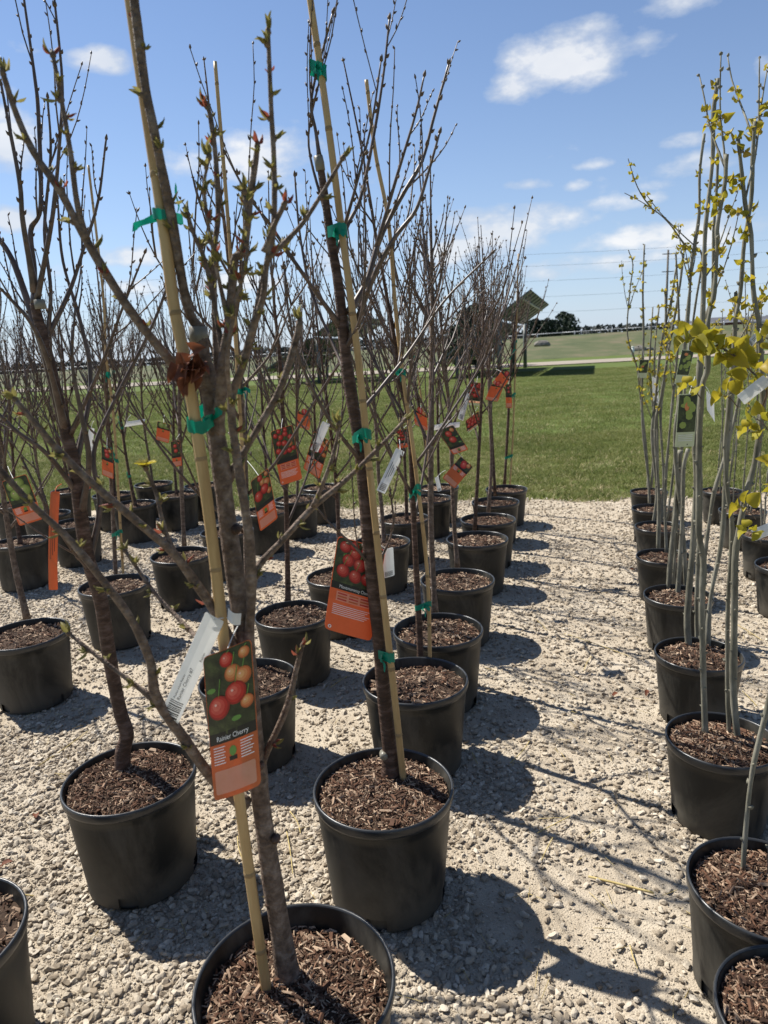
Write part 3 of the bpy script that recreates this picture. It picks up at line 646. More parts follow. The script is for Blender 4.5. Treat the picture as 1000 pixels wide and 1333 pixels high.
for q in ((372, 1248), (352, 1095), (345, 1180), (331, 1000), (300, 690)):      # healed pruning scars
    mb = MB(); c = at(q[0]+6, q[1], Y0-.014); tube(mb, [c+(0, .012, 0), c+(0, .002, 0), c+(0, -.004, 0)], [.010, .009, .005], 9, flat=True); mb.build('pruning_scar', m_t1, tr, B0)
mb = MB(); Q = pxp([(259, 446, 0), (258.5, 436, 0), (258, 425, 0)], Y0); tube(mb, Q, [.0150, .0156, .0150], 14, flat=True); mb.build('graft_tape', m_tape, tr, B0)
T0B = [  # points (px, py, depth offset), start radius, end radius in px, cluster spacing
    ([(260, 430, .0), (243, 395, -.01), (223, 283, -.03), (203, 182, -.05), (189, 112, -.05), (177, 20, -.05), (170, -40, -.05)], 9, 8.5, .055),
    ([(252, 505, .0), (222, 470, -.01), (168, 402, -.03), (112, 312, -.05), (78, 248, -.06), (45, 200, -.06), (22, 150, -.06), (4, 96, -.07)], 9.5, 4.5, .05),
    ([(112, 312, -.05), (100, 262, -.055), (92, 200, -.05), (80, 130, -.04), (69, 72, -.03)], 6, 3.5, .030),
    ([(282, 562, 0), (287, 520, -.02), (291, 465, -.03), (299, 418, -.04), (305, 340, -.04), (317, 326, -.04), (326, 256, -.03), (333, 208, -.03), (335, 190, -.03)], 11, 4.5, .026),
    ([(322, 850, 0), (327, 780, -.03), (325, 710, -.04), (318, 655, -.05), (309, 600, -.05), (301, 525, -.06), (316, 476, -.07), (329, 428, -.08), (342, 388, -.09), (347, 345, -.09), (356, 299, -.09), (357, 220, -.08), (353, 140, -.08), (349, 42, -.08)], 10, 4, .034),
    ([(296, 625, .01), (336, 557, .02), (365, 505, .03), (384, 447, .04), (390, 418, .04)], 6.5, 6.0, .11),
    ([(318, 850, 0), (328, 770, .02), (337, 737, .03), (367, 704, .04), (408, 660, .06), (450, 625, .08), (492, 584, .09), (527, 547, .10)], 8.5, 3, .045),
    ([(408, 660, .06), (428, 610, .05), (438, 575, .05), (441, 552, .05)], 4, 2.5, .05),
    ([(312, 858, 0), (279, 795, -.03), (252, 755, -.05), (225, 719, -.07), (180, 680, -.09), (120, 629, -.11), (80, 590, -.12), (60, 568, -.13), (20, 520, -.14)], 10, 5, .05),
    ([(224, 716, -.07), (212, 680, -.06), (203, 642, -.05), (190, 610, -.05)], 4.5, 3, .05),
    ([(318, 1048, 0), (276, 1012, -.03), (240, 962, -.05), (204, 908, -.07), (196, 862, -.08), (172, 808, -.09), (128, 748, -.11), (88, 700, -.12), (40, 655, -.13), (-10, 600, -.14)], 11, 5, .09),
    ([(203, 912, -.07), (150, 872, -.06), (116, 846, -.05), (90, 825, -.04)], 5, 3, .08),
    ([(268, 842, -.02), (235, 808, .04), (200, 770, .07), (163, 717, .10)], 4.5, 3, .08),
    ([(338, 1012, 0), (345, 985, .01), (372, 924, .02), (386, 870, .03), (394, 840, .03)], 7, 4, .10),
    ([(292, 470, -.03), (270, 352, -.02), (252, 304, -.02), (244, 280, -.02)], 5, 3.5, .026),
    ([(285, 540, .02), (278, 352, .04), (284, 280, .05), (281, 208, .05), (274, 153, .05), (269, 136, .05)], 6, 3.8, .030),
    ([(314, 480, -.05), (330, 420, -.05), (347, 345, -.04), (364, 322, -.02), (393, 292, .0), (421, 249, .02), (446, 206, .03)], 6, 3.2, .06),
    ([(345, 328, -.09), (356, 296, -.1), (370, 266, -.10)], 5, 4.5, .2),
    ([(297, 418, -.04), (278, 330, -.06), (266, 250, -.07), (272, 205, -.07)], 4, 2.5, .026),
    ([(301, 525, -.06), (296, 470, -.1), (306, 400, -.11), (322, 330, -.12), (318, 250, -.12)], 4.5, 3, .03),
]
for pts, ra, rb, sp in T0B:
    P = spline(pxp(pts, Y0), 6); R = pxr(P, ra*.72, rb*.74); br = branch(root, B0, P, R, m_t0, r, 9, flat=True)
    deco(br, P, R, B0, r, sp*.75, CLUS, 'leaf_cluster', .7, 1.2, .22 if sp > .04 else .35)
mb = MB(); c = at(190, 606, Y0-.06)
for k in range(9): leaf(mb, c, nrm([math.cos(k*2.4), math.sin(k*2.4)-.2, .5]), (0, 0, 1), .02, .008, 0, tint=.4)
mb.build('leaf_cluster', m_yel, root, B0, tint=True)
SK = spline(pxp([(353, 1330, -.03), (312, 1042, -.035), (290, 820, -.035), (268, 640, -.035), (243, 480, -.035), (227, 400, -.03), (211, 280, -.025), (196, 180, -.02), (184, 100, -.02), (164, -40, -.02)], Y0), 4)
SK[0] = SK[0]*1.0; stake(root, B0, SK, .0104*Y0/1.17)
for z_, h_, tl in ((535, .021, [[(-.01, -.012, -.004), (-.022, -.02, -.02), (-.03, -.02, -.035)], [(.01, -.01, .01), (.02, -.012, .012)]]), (284, .016, [[(-.03, -.005, -.002), (-.06, -.01, -.012), (-.07, -.01, -.018)], [(.004, 0, .02), (.002, 0, .045)]]), (893, .018, [[(-.02, 0, .004), (-.035, 0, .0)]])):
    a = at(np.interp(z_, [280, 535, 900], [228, 276, 322]), z_, Y0+.01); b = nearest(SK, a[2]); tie(root, B0, a, .016 if z_ > 300 else .010, b, .013, h_, tl)
mb = MB(); c = at(241, 492, Y0-.06)
for k in range(16):
    d = nrm([r.gauss(0, .6), r.gauss(0, .4)-.1, r.gauss(0, .6)-.75]); leaf(mb, c+np.array([r.gauss(0, .010), r.gauss(0, .006), .020+r.gauss(0, .010)]), d, rv(r), r.uniform(.03, .05), .024, 0, cup=.7, curl=r.uniform(.2, 1.1))
mb.build('dead_leaf', m_dead, root, B0)

# ---------------------------------------------------------------- the tall red-barked tree with the thin cane
r = random.Random(2)
root, B1, sz = potted('potted_cherry_tree', (498, 1022), 'big', 1.0, 'tall red-barked cherry tree with four green ties on its long cane', 'potted tree', 'potted cherry trees', 1, .032)
b_ = gp(507, 1022, sz-.02); Y1 = b_[1]
P = spline(pxp([(508, 1030), (508, 985), (501, 915), (494, 832), (486, 760), (480, 705), (471, 600), (456, 505), (450, 460), (446, 420), (440, 366), (431, 312), (423, 256), (417, 215)], Y1), 5); P[0] = b_-(0, 0, .02); T1P = P
tr = branch(root, B1, P, np.interp(np.linspace(0, 1, len(P)), [0, .05, .1, .5, .8, 1], np.array([15.5, 13.5, 11, 8.6, 6.3, 4.2])*Y1/F_PX), m_t1, r, 14, 'trunk', True, .04)
mb = MB(); Q = pxp([(417.5, 222), (416, 212), (414, 203)], Y1); tube(mb, Q, [.0115, .012, .0115], 12, flat=True); mb.build('graft_tape', m_tape, tr, B1)
mb = MB(); c = at(500, 985, Y1-.02); tube(mb, [c+(0, .02, 0), c, c-(0, .006, 0)], [.014, .013, .009], 9, flat=True); mb.build('pruning_scar', m_tape, tr, B1)
T1B = [([(416, 205), (411, 170), (405, 138), (410, 104), (420, 66), (433, 18)], 3.5, 1.8),
       ([(454, 408), (478, 364, .04), (491, 321, .06), (508, 283, .08), (528, 247, .09), (550, 208, .10), (565, 152, .11), (584, 84, .12)], 6, 2),
       ([(455, 445), (488, 357, -.04), (515, 308, -.06), (541, 274, -.06), (556, 230, -.06), (572, 174, -.06)], 5.5, 2),
       ([(436, 330), (454, 290, .03), (470, 256, .04), (486, 180, .05), (499, 100, .05), (507, 25, .06)], 4.5, 1.8),
       ([(447, 300, .02), (464, 240, .0), (484, 160, -.02), (496, 80, -.03)], 3.2, 1.6),
       ([(490, 322, .06), (516, 232, .04), (540, 152, .03), (552, 100, .03)], 3.5, 1.6),
       ([(444, 425), (411, 380, -.05), (380, 335, -.08), (350, 290, -.09), (323, 254, -.10), (294, 201, -.10)], 4.5, 1.8),
       ([(470, 600), (430, 548, -.10), (395, 480, -.14), (378, 420, -.15), (370, 350, -.16)], 4, 1.8),
       ([(484, 738), (462, 712, -.03), (430, 682, -.05), (404, 650, -.06)], 3, 1.5),
       ([(484, 742), (502, 715, .03), (512, 680, .04), (508, 640, .04)], 3, 1.5),
       ([(462, 545), (500, 500, .10), (535, 455, .16), (580, 390, .2), (640, 330, .22)], 4, 1.6),
       ([(456, 500), (430, 440, .1), (404, 375, .14), (390, 300, .16), (384, 230, .16)], 3.5, 1.6),
       ([(426, 285), (402, 190, .02), (412, 120, .02)], 2.6, 1.4),
       ([(449, 455), (470, 410, -.06), (476, 330, -.09), (474, 250, -.1)], 3.2, 1.6)]
for pts, ra, rb in T1B:
    P = spline(pxp(pts, Y1), 6); R = pxr(P, ra*.72, rb*.72); br = branch(root, B1, P, R, m_whip, r, 7)
    deco(br, P, R, B1, r, .040, BUDM, 'bud', .8, 1.25, .15, lean=.6); side_twigs(br, P, R, B1, r, 3)
SK = spline(pxp([(526, 1022, -.02), (513, 900, -.03), (497, 760, -.03), (481, 610, -.03), (468, 480, -.03), (453, 360, -.025), (445, 300, -.02), (431, 190, -.02), (418, 95, -.01), (401, -20, -.01)], Y1), 3)
stake(root, B1, SK, .0100)
for py, px in ((88, 408), (305, 431), (572, 467), (850, 495)):
    a = at(px, py, Y1); b = nearest(SK, a[2]); tie(root, B1, a, .016 if py > 500 else .009, b, .012, .026)

# ---------------------------------------------------------------- the leaning dark tree
r = random.Random(3)
root, B2, sz = potted('potted_cherry_tree', (170, 1008), 'big', .98, 'dark cherry tree leaning away from the stout tree, white graft tape high on its trunk', 'potted tree', 'potted cherry trees', 1, .03)
b_ = gp(159, 1012, sz-.02); Y2 = b_[1]
P = spline(pxp([(160, 1020), (160, 980), (165, 955), (156, 924), (142, 852), (131, 780), (116, 732), (108, 690), (98, 612), (86, 563), (71, 500), (58, 446), (49, 412), (45, 395)], Y2), 5); P[0] = b_-(0, 0, .02)
tr = branch(root, B2, P, np.interp(np.linspace(0, 1, len(P)), [0, .06, .12, .5, .8, 1], np.array([12.5, 11, 9.8, 9.5, 7.4, 5.6])*Y2/F_PX), m_t1, r, 14, 'trunk', True, .028)
mb = MB(); Q = pxp([(53, 402), (52, 396), (51, 390)], Y2-.01); tube(mb, Q, [.014, .015, .014], 12, flat=True); mb.build('graft_tape', m_tape, tr, B2)
T2B = [([(46, 396), (44, 350, .02), (40, 300, .03), (53, 268, .03), (50, 150, .04), (45, 99, .04), (30, -10, .05)], 6, 2.2),
       ([(48, 392), (60, 330, -.03), (70, 270, -.05), (78, 180, -.06), (81, 105, -.06), (70, -10, -.06)], 5, 2),
       ([(46, 380), (30, 290, -.04), (26, 240, -.05), (12, 165, -.06), (2, 112, -.06)], 5.5, 2.2),
       ([(70, 500), (36, 392, .06), (12, 330, .08), (-20, 290, .09)], 7, 4), ([(58, 446), (90, 380, .05), (110, 320, .07), (128, 260, .08), (138, 182, .08)], 4.5, 1.8),
       ([(85, 560), (62, 470, -.1), (40, 420, -.14), (5, 380, -.16)], 6, 2.5), ([(98, 612), (118, 500, .08), (105, 420, .10), (82, 340, .12), (75, 260, .12)], 5, 2),
       ([(106, 669), (116, 600, -.05), (104, 530, -.07), (94, 470, -.08), (98, 400, -.08)], 6, 2), ([(116, 732), (130, 660, .04), (122, 590, .06), (150, 520, .10), (200, 420, .13), (232, 330, .15)], 6, 2),
       ([(100, 640), (60, 590, -.08), (20, 560, -.12), (-20, 520, -.14)], 5, 3), ([(60, 460), (66, 380, .02), (58, 300, .03), (66, 200, .03), (62, 128, .03)], 4, 1.8),
       ([(120, 745), (90, 710, -.06), (60, 660, -.09), (30, 600, -.10)], 4, 2), ([(90, 570), (130, 480, -.06), (160, 400, -.1), (188, 330, -.1)], 4, 1.7)]
for pts, ra, rb in T2B:
    P = spline(pxp(pts, Y2), 6); R = pxr(P, ra*.72, rb*.72); br = branch(root, B2, P, R, m_whip, r, 7)
    deco(br, P, R, B2, r, .045, BUDM, 'bud', .8, 1.2, .15, lean=.6); side_twigs(br, P, R, B2, r, 3)

# ---------------------------------------------------------------- the other cherry trees
def whip(p, d, L, up, r, n=5):
    P = [p]; d = nrm(d); st = L/n
    for i in range(n): d = nrm(d+np.array([0, 0, up/n])+rv(r)*.11); P.append(P[-1]+d*st)
    return spline(P, 2)
def cherry(rim, kind, scale, label, seed, trunk_px=None, cane_px=None, height=2.0, nb=10, m=None, lean=(0, 0), cane=None, multi=False, ties=(), dense=1.0, group='potted cherry trees'):
    r = random.Random(seed); root, b, sz = potted('potted_cherry_tree', rim, kind, scale, label, 'potted tree', group, 0, .035); m = m or r.choice((m_t0, m_t1, m_t1)); H = height+.22+.12*r.random()
    p0 = b.copy(); p0[2] = sz-.02
    if trunk_px:
        p0 = gp(trunk_px[0][0], trunk_px[0][1], sz-.02); P = pxp(trunk_px, p0[1]); P[0] = p0; d = nrm(P[-1]-P[-2])
        while P[-1][2] < H: d = nrm(d+rv(r)*.06+np.array([0, 0, .06])); P = np.vstack([P, P[-1]+d*.3])
    else:
        P = [p0+np.array([r.uniform(-.03, .03), r.uniform(-.03, .03), 0])]; d = nrm([lean[0]+r.gauss(0, .05), lean[1]+r.gauss(0, .05), 1])
        while P[-1][2] < H: d = nrm(d+rv(r)*.05+np.array([0, 0, .05])); P.append(P[-1]+d*.25)
    P = spline(P, 4); P[0][2] -= .0; nP = len(P); r0 = r.uniform(.0125, .0155); R = np.interp(np.linspace(0, 1, nP), [0, .05, .5, .7, 1], [r0*1.35, r0, r0*.72, r0*.45, .0022])
    branch(root, b, P, R, m, r, 9, 'trunk', False, .05)
    buds = MB(); ph = r.random()*6.28
    def bud_on(Q, sp=.045):
        s = .08; seg = np.linalg.norm(np.diff(Q, axis=0), axis=1); cum = np.concatenate([[0], np.cumsum(seg)]); k = r.random()*6
        while s < cum[-1]:
            i = min(np.searchsorted(cum, s), len(Q)-1); t = nrm(Q[i]-Q[i-1]); a = nrm(np.cross(t, (.2, .3, 1))); k += 2.4; sd = a*math.cos(k)+np.cross(t, a)*math.sin(k)
            spindle(buds, Q[i]+sd*.001, nrm(sd*.8+t), r.uniform(.008, .014), r.uniform(.0026, .0038), 3); s += sp*r.uniform(.6, 1.5)
        spindle(buds, Q[-1], nrm(Q[-1]-Q[-2]), .013, .0036, 5)
    bud_on(P[int(nP*.6):])
    nb = int(nb*1.3)
    for i in range(nb):
        t = .26+.55*(i+r.random()*.8)/nb; k = int(t*(nP-1)); ph += 2.4+r.gauss(0, .3); inc = r.uniform(.45, .95); L = (H-P[k][2])*r.uniform(.55, .98)
        d = np.array([math.sin(inc)*math.cos(ph), math.sin(inc)*math.sin(ph), math.cos(inc)]); Q = whip(P[k], d, L, 1.1, r, 6); mb = MB(); rr = R[k]*.5+.0012
        tube(mb, Q, np.linspace(rr, .0014, len(Q)), 6); bud_on(Q)
        for _ in range(int(r.choice((2, 3, 4))*dense+.5)):
            j = r.randrange(2, len(Q)-3); d2 = nrm(nrm(Q[j+1]-Q[j])+rv(r)*.55); Q2 = whip(Q[j], d2, L*r.uniform(.3, .6), .7, r, 4); tube(mb, Q2, np.linspace(rr*.6, .0012, len(Q2)), 5); bud_on(Q2)
        mb.build('branch', m_whip if r.random() < .8 else m, root, b)
    bo = buds.build('buds', m_bud, root, b); bo['kind'] = 'stuff'
    if cane or cane_px:
        if cane_px: SK = pxp(cane_px, p0[1]-.02)
        else:
            q = p0+np.array([.035*math.cos(cane), .035*math.sin(cane), -.01]); SK = np.array([q, q+(P[nP//2]-P[0])*np.array([1, 1, 0])*.6+np.array([0, 0, 1.0]), q+(P[-1]-P[0])*np.array([.7, .7, 0])+np.array([0, 0, H-.25-q[2]])])
        SK = spline(SK, 6); stake(root, b, SK, .0082)
        for z in (ties or (sz+.28, sz+.75, sz+1.2)):
            a = nearest(P, z); tie(root, b, a, .0125, nearest(SK, z), .010, .022)
    return root
ST = lambda row, n, ex='bare cherry tree': '%s %s from the grass, %s' % (ex, ORD[n], ROWN[row])
cherry((540, 882), 'big', 1.0, ST('P', 6, 'caned dark cherry tree'), 11, [(548, 868), (546, 820), (539, 680), (533, 553), (522, 500), (512, 430)], [(560, 866), (556, 742), (538, 585), (526, 500), (515, 402), (506, 290), (489, 200), (477, 104)], 2.05, 12, m_t1)
cherry((570, 817), 'big', 1.0, ST('P', 5, 'straight cherry tree without a cane'), 12, [(567, 806), (561, 675), (562, 495), (563, 400)], None, 1.95, 12, m_t0)
cherry((595, 752), 'big', 1.0, ST('P', 4, 'grey-barked cherry tree'), 13, [(596, 742), (590, 660), (587, 560), (580, 480)], None, 2.1, 12, m_t0)
cherry((621, 700), 'big', 1.0, ST('P', 3, 'slim cherry tree'), 14, [(618, 693), (622, 620), (626, 540)], None, 1.95, 11, m_t1)
cherry((635, 675), 'big', .99, ST('P', 2, 'slim cherry tree'), 15, [(636, 668), (640, 600), (637, 520)], None, 2.05, 12, m_t0)
cherry((645, 652), 'big', .96, ST('P', 1, 'slim cherry tree'), 16, [(645, 647), (640, 560), (636, 480)], None, 2.2, 12, m_t1)
cherry((659, 636), 'big', .92, ST('P', 0, 'caned cherry tree'), 17, [(657, 631), (661, 560), (665, 480)], [(664, 632), (669, 540), (675, 330)], 2.0, 10, m_t1)
for i, (px, py, sc, sd, cn) in enumerate([(572, 634, .92, 40, None), (560, 648, .93, 41, 1.0), (527, 674, .95, 42, None), (497, 703, .95, 43, None), (443, 748, .95, 44, None)]):
    cherry((px, py), 'big', sc, ST('L', i, 'caned bare cherry tree' if cn else 'bare cherry tree'), sd, None, None, 1.9+.07*(sd % 4), 10, None, (0, 0), cn)
cherry((382, 798), 'big', .95, ST('L', 5, 'reddish straight cherry tree'), 45, [(375, 792), (374, 720), (372, 640), (365, 480)], None, 1.95, 10, m_t1)
cherry((323, 882), 'big', .96, ST('L', 6, 'cherry tree behind the largest tag'), 46, [(318, 872), (322, 780), (318, 600), (306, 420)], [(330, 872), (316, 600), (300, 330), (280, 80)], 2.0, 10, m_t0)
cherry((-90, 1222), 'big', .98, ST('L', 8, 'away-leaning cherry tree'), 47, None, None, 1.9, 5, m_t1, (-.25, 0))
for i, (px, py, sd, cn) in enumerate([(418, 633, 50, None), (386, 648, 51, None), (345, 664, 52, None), (296, 690, 53, None)]):
    cherry((px, py), 'big', .97, ST('M', i), sd, None, None, 1.85+.08*(sd % 3), 10, None, (0, 0), cn)
cherry((235, 720), 'big', .98, ST('M', 4, 'thin grey cherry tree'), 54, [(240, 712), (237, 650), (234, 560)], None, 1.8, 10, m_t0)
cherry((149, 760), 'big', .98, ST('M', 5, 'cut-back cherry tree with a cane'), 55, [(151, 754), (150, 735), (146, 650), (140, 560)], [(161, 758), (155, 657), (148, 545), (138, 460), (134, 380), (115, 215)], 1.9, 10, m_t0)
cherry((34, 822), 'big', .98, ST('M', 6, 'pale-barked leaning cherry tree'), 56, [(36, 808), (18, 730), (5, 650), (-5, 560)], None, 1.8, 9, m_t0)
for i, (px, py, sd, cn) in enumerate([(265, 631, 60, None), (231, 642, 61, None), (174, 655, 62, 2.0), (98, 680, 63, None), (25, 705, 64, None)]):
    cherry((px, py), 'big', .97, ST('N', i, 'bushy bare cherry tree'), sd, None, None, 1.75+.09*(sd % 4), 12, None, (0, 0), cn, dense=1.3)
for i, (px, py, sd) in enumerate([(200, 629, 70), (147, 643, 71), (60, 668, 72)]): cherry((px, py), 'big', .97, ST('O', i, 'bushy bare cherry tree'), sd, None, None, 1.7+.1*(sd % 3), 12, dense=1.3)
for i, (px, py, sd) in enumerate([(92, 638, 75), (18, 655, 76)]): cherry((px, py), 'big', .97, ST('Q', i, 'bushy bare cherry tree'), sd, None, None, 1.75, 11, dense=1.3)
# ================================================================ LEAFY SHADE TREES ACROSS THE AISLE
def spray_mesh(k, n, L, bronze=False):
    r = random.Random(300+k); mb = MB(); Z = np.zeros(3)
    for i in range(n):
        a = i*2.4+r.random(); d = nrm([math.cos(a)*r.uniform(.4, 1), math.sin(a)*r.uniform(.4, 1), r.uniform(-.3, 1.0)]); l = L*r.uniform(.45, 1.25); s = Z+d*l*.35
        tube(mb, [Z, s], [.0011, .0008], 4, 1); leaf(mb, s, nrm(d+rv(r)*.5), rv(r), l, l*r.uniform(.75, 1.0), 0, cup=r.uniform(.1, .45), curl=r.uniform(.2, 1.0), tint=r.random()*(.75 if not bronze else 1) + (.25 if bronze else 0), heart=True)
    spindle(mb, Z, (0, 0, 1), .010, .003, 5, 1); return mb.mesh('leaf_spray', [m_yel, m_gs], tint=True)
SPR = [spray_mesh(k, 5, .021) for k in range(4)]+[spray_mesh(4, 8, .017, True), spray_mesh(5, 6, .025)]
BIG = [spray_mesh(10+k, 4+k % 2, .050) for k in range(4)]
NUB = []
for k in range(2):
    mb = MB(); spindle(mb, np.zeros(3)-(0, 0, .003), (0, 0, 1), .012, .0052, 6, 0); NUB.append(mb.mesh('bud', m_gs))
def sprays(so, P, R, b, r, z0, sp, meshes=SPR, s=(.75, 1.25), pr=.58):
    seg = np.linalg.norm(np.diff(P, axis=0), axis=1); cum = np.concatenate([[0], np.cumsum(seg)]); q = .1; k = r.random()*6
    while q < cum[-1]:
        i = min(np.searchsorted(cum, q), len(P)-1); t = nrm(P[i]-P[i-1]); a = nrm(np.cross(t, (.2, .3, 1))); k += 2.4; sd = a*math.cos(k)+np.cross(t, a)*math.sin(k)
        hi = P[i][2] > z0 and r.random() < pr
        o = link('leaf_spray' if hi else 'bud', r.choice(meshes if hi else NUB), so); orient(o, P[i]+sd*R[i]*.8-b, nrm(sd+t*.7), r.uniform(*s), r); q += sp*r.uniform(.6, 1.4)*(1 if hi else .9)
def shade(rim, label, seed, stems=None, scale=1.0, hero=0, n=4, height=1.9, leaf_z=1.35, sp=.07, thin=False):
    r = random.Random(seed); root, b, sz = potted('potted_shade_tree', rim, 'small', scale, label, 'potted tree', 'potted shade trees across the aisle', hero, .03)
    todo = []
    for st in (stems or []):
        pts, r0, r1 = st[0], st[1], st[2]; p0 = gp(pts[0][0], pts[0][1], sz-.01); P = pxp(pts, p0[1]); P[0] = p0-(0, 0, .02); P = spline(P, 5); todo.append((P, pxr(P, r0*.66, r1*.60), st[3] if len(st) > 3 else leaf_z, len(st) > 4))
    if not stems:
        for i in range(n):
            a = 6.28*i/n+r.random(); p = np.array([b[0]+.06*math.cos(a), b[1]+.06*math.sin(a), sz-.02]); d = nrm([.07*math.cos(a)+r.gauss(0, .03), .07*math.sin(a)+r.gauss(0, .03), 1]); H = height*r.uniform(.75, 1.0); P = [p]
            while P[-1][2] < H: d = nrm(d+rv(r)*.06+np.array([0, 0, .06])); P.append(P[-1]+d*.22)
            P = spline(P, 4); todo.append((P, np.linspace(.0070, .0036, len(P))*r.uniform(.7, 1.05), leaf_z, False))
    for P, R, lz, nosub in todo:
        so = branch(root, b, P, R, m_gs, r, 9, 'stem', True, .13); sprays(so, P, R, b, r, lz, sp)
        if nosub: continue
        for _ in range(r.choice((1, 2, 3)) if not thin else 1):
            k = [i for i in range(len(P)) if P[i][2] > lz-.25]
            if len(k) < 4: break
            j = r.choice(k[:-2]); Q = whip(P[j], nrm(nrm(P[j]-P[j-1])+rv(r)*.6), r.uniform(.16, .42), .7, r, 4); mb = MB(); R2 = np.linspace(.0034, .0018, len(Q)); tube(mb, Q, R2, 5); tw = mb.build('twig', m_gs, root, b); sprays(tw, Q, R2, b, r, 0, .055)
    return root, b, sz
SL = lambda n, ex: '%s, %s pot from grass, row facing the cherries' % (ex, ORD[n])
shade((1058, 1322), SL(8, 'mulched pot of two stems'), 80, [([(1064, 1312), (1078, 1240), (1100, 1000), (1120, 700)], 5, 4, 1.2), ([(1080, 1330), (1098, 1240), (1130, 1000), (1150, 760)], 5, 4, 1.2)], 1.0, 1)
shade((994, 1150), SL(7, 'leaning grey stems in a black pot'), 81, [([(967, 1140), (971, 1079), (979, 1007), (992, 949), (1003, 900), (1020, 780), (1030, 600), (1035, 420)], 5.5, 4, 1.1), ([(1004, 1150), (1004, 1090), (1012, 1000), (1025, 860), (1040, 600)], 5.5, 4, 1.1)], 1.0, 1)
S2R = shade((940, 960), SL(6, 'tall forked grey stems with yellow leaves'), 82, [
    ([(919, 962), (915, 850), (914, 780), (916, 735), (911, 700), (909, 680), (910, 582), (914, 506), (921, 479), (921, 425), (930, 380), (934, 316), (934, 294), (944, 237), (946, 201)], 6.5, 4.2, 1.62),
    ([(916, 735), (922, 690), (930, 640), (945, 590), (962, 520), (972, 460)], 4.5, 3.0, 3.0, 1),
    ([(962, 966), (955, 900), (956, 810), (957, 730), (962, 690), (973, 639), (984, 594), (993, 526), (991, 470), (989, 425), (981, 380), (978, 305), (971, 271), (966, 226), (961, 181)], 7, 4, 1.55),
    ([(950, 960), (947, 880), (948, 780), (953, 690), (947, 640), (944, 582), (947, 549), (955, 459), (958, 414), (964, 380), (969, 316), (978, 260), (980, 204), (983, 158)], 4.5, 4, 1.6)], 1.0, 1, sp=.06)
shade((910, 850), SL(5, 'tallest upright grey stems'), 83, [
    ([(898, 846), (895, 800), (903, 700), (906, 620), (905, 550), (912, 470), (916, 380), (918, 305), (923, 255), (928, 204), (929, 147), (935, 102)], 6, 4, 1.75),
    ([(908, 838), (907, 780), (912, 650), (908, 500), (918, 420), (928, 380), (929, 305), (933, 249), (935, 195)], 4.5, 3, 1.6),
    ([(921, 846), (925, 780), (940, 700), (946, 600), (955, 500), (958, 380)], 5.5, 4, 1.5)], 1.0, 0)
shade((883, 773), SL(4, 'pair of cut-off stubs and one tall stem'), 84, [
    ([(869, 770), (874, 720), (880, 660), (884, 610), (886, 586)], 5, 4.5, 3.0, 1), ([(882, 777), (886, 720), (889, 660), (890, 610), (896, 584)], 4.5, 4, 3.0, 1),
    ([(893, 770), (890, 700), (879, 582), (885, 515), (894, 425), (898, 380), (901, 339), (910, 282), (911, 226), (917, 174)], 4.5, 3, 1.75),
    ([(876, 765), (884, 640), (892, 500), (905, 400), (914, 332), (894, 321), (874, 294), (858, 278), (834, 262), (813, 251)], 3.0, .7, 1.85)], .98, 0)
shade((865, 722), SL(3, 'slim grey stems'), 85, [([(857, 718), (858, 650), (853, 560), (861, 515), (872, 447), (884, 380), (890, 330)], 3.5, 2.5, 1.15), ([(868, 724), (866, 640), (872, 560), (880, 480), (884, 420), (880, 330)], 3.2, 2.2, 1.15), ([(874, 718), (880, 640), (892, 560), (905, 500)], 3, 2, 1.15)], .95)
shade((858, 684), SL(2, 'three slim grey stems'), 86, [([(850, 682), (855, 639), (849, 571), (854, 515), (861, 447), (874, 391), (880, 350)], 3, 2, 1.15), ([(862, 682), (864, 620), (860, 540), (868, 470), (866, 380)], 3, 2, 1.15), ([(868, 680), (878, 600), (884, 500)], 2.6, 2, 1.15)], .95)
shade((850, 660), SL(1, 'upright grey stem with sparse leaves'), 87, [([(846, 656), (844, 620), (837, 560), (836, 497), (838, 436), (837, 380), (839, 318)], 2.8, 2, 1.15), ([(856, 656), (856, 560), (852, 470), (858, 400)], 2.4, 1.6, 1.15)], .93)
shade((845, 639), SL(0, 'thin arching stem with yellow leaf sprays'), 88, [([(843, 636), (843, 600), (835, 526), (829, 477), (817, 436), (820, 380), (824, 345), (818, 325)], 2.0, 1.0, 1.1), ([(848, 636), (852, 560), (846, 480), (850, 400)], 2.4, 1.4, 1.15), ([(822, 372), (812, 366), (802, 374), (793, 386)], 1.0, .8, .5, 1)][:2], .92)
TL_ = lambda n, ex: '%s, %s pot from grass, row behind the shade trees' % (ex, ORD[n])
shade((940, 638), TL_(0, 'cluster of thin grey stems'), 90, None, .95, 0, 4, 1.9, 1.3)
shade((967, 663), TL_(1, 'cluster of grey stems'), 91, None, .97, 0, 4, 2.0, 1.3)
shade((1003, 695), TL_(2, 'leafy grey stems'), 92, None, 1.0, 0, 4, 2.0, 1.2)
shade((1027, 735), TL_(3, 'leafy grey stems'), 93, None, 1.0, 0, 3, 2.0, 1.2)
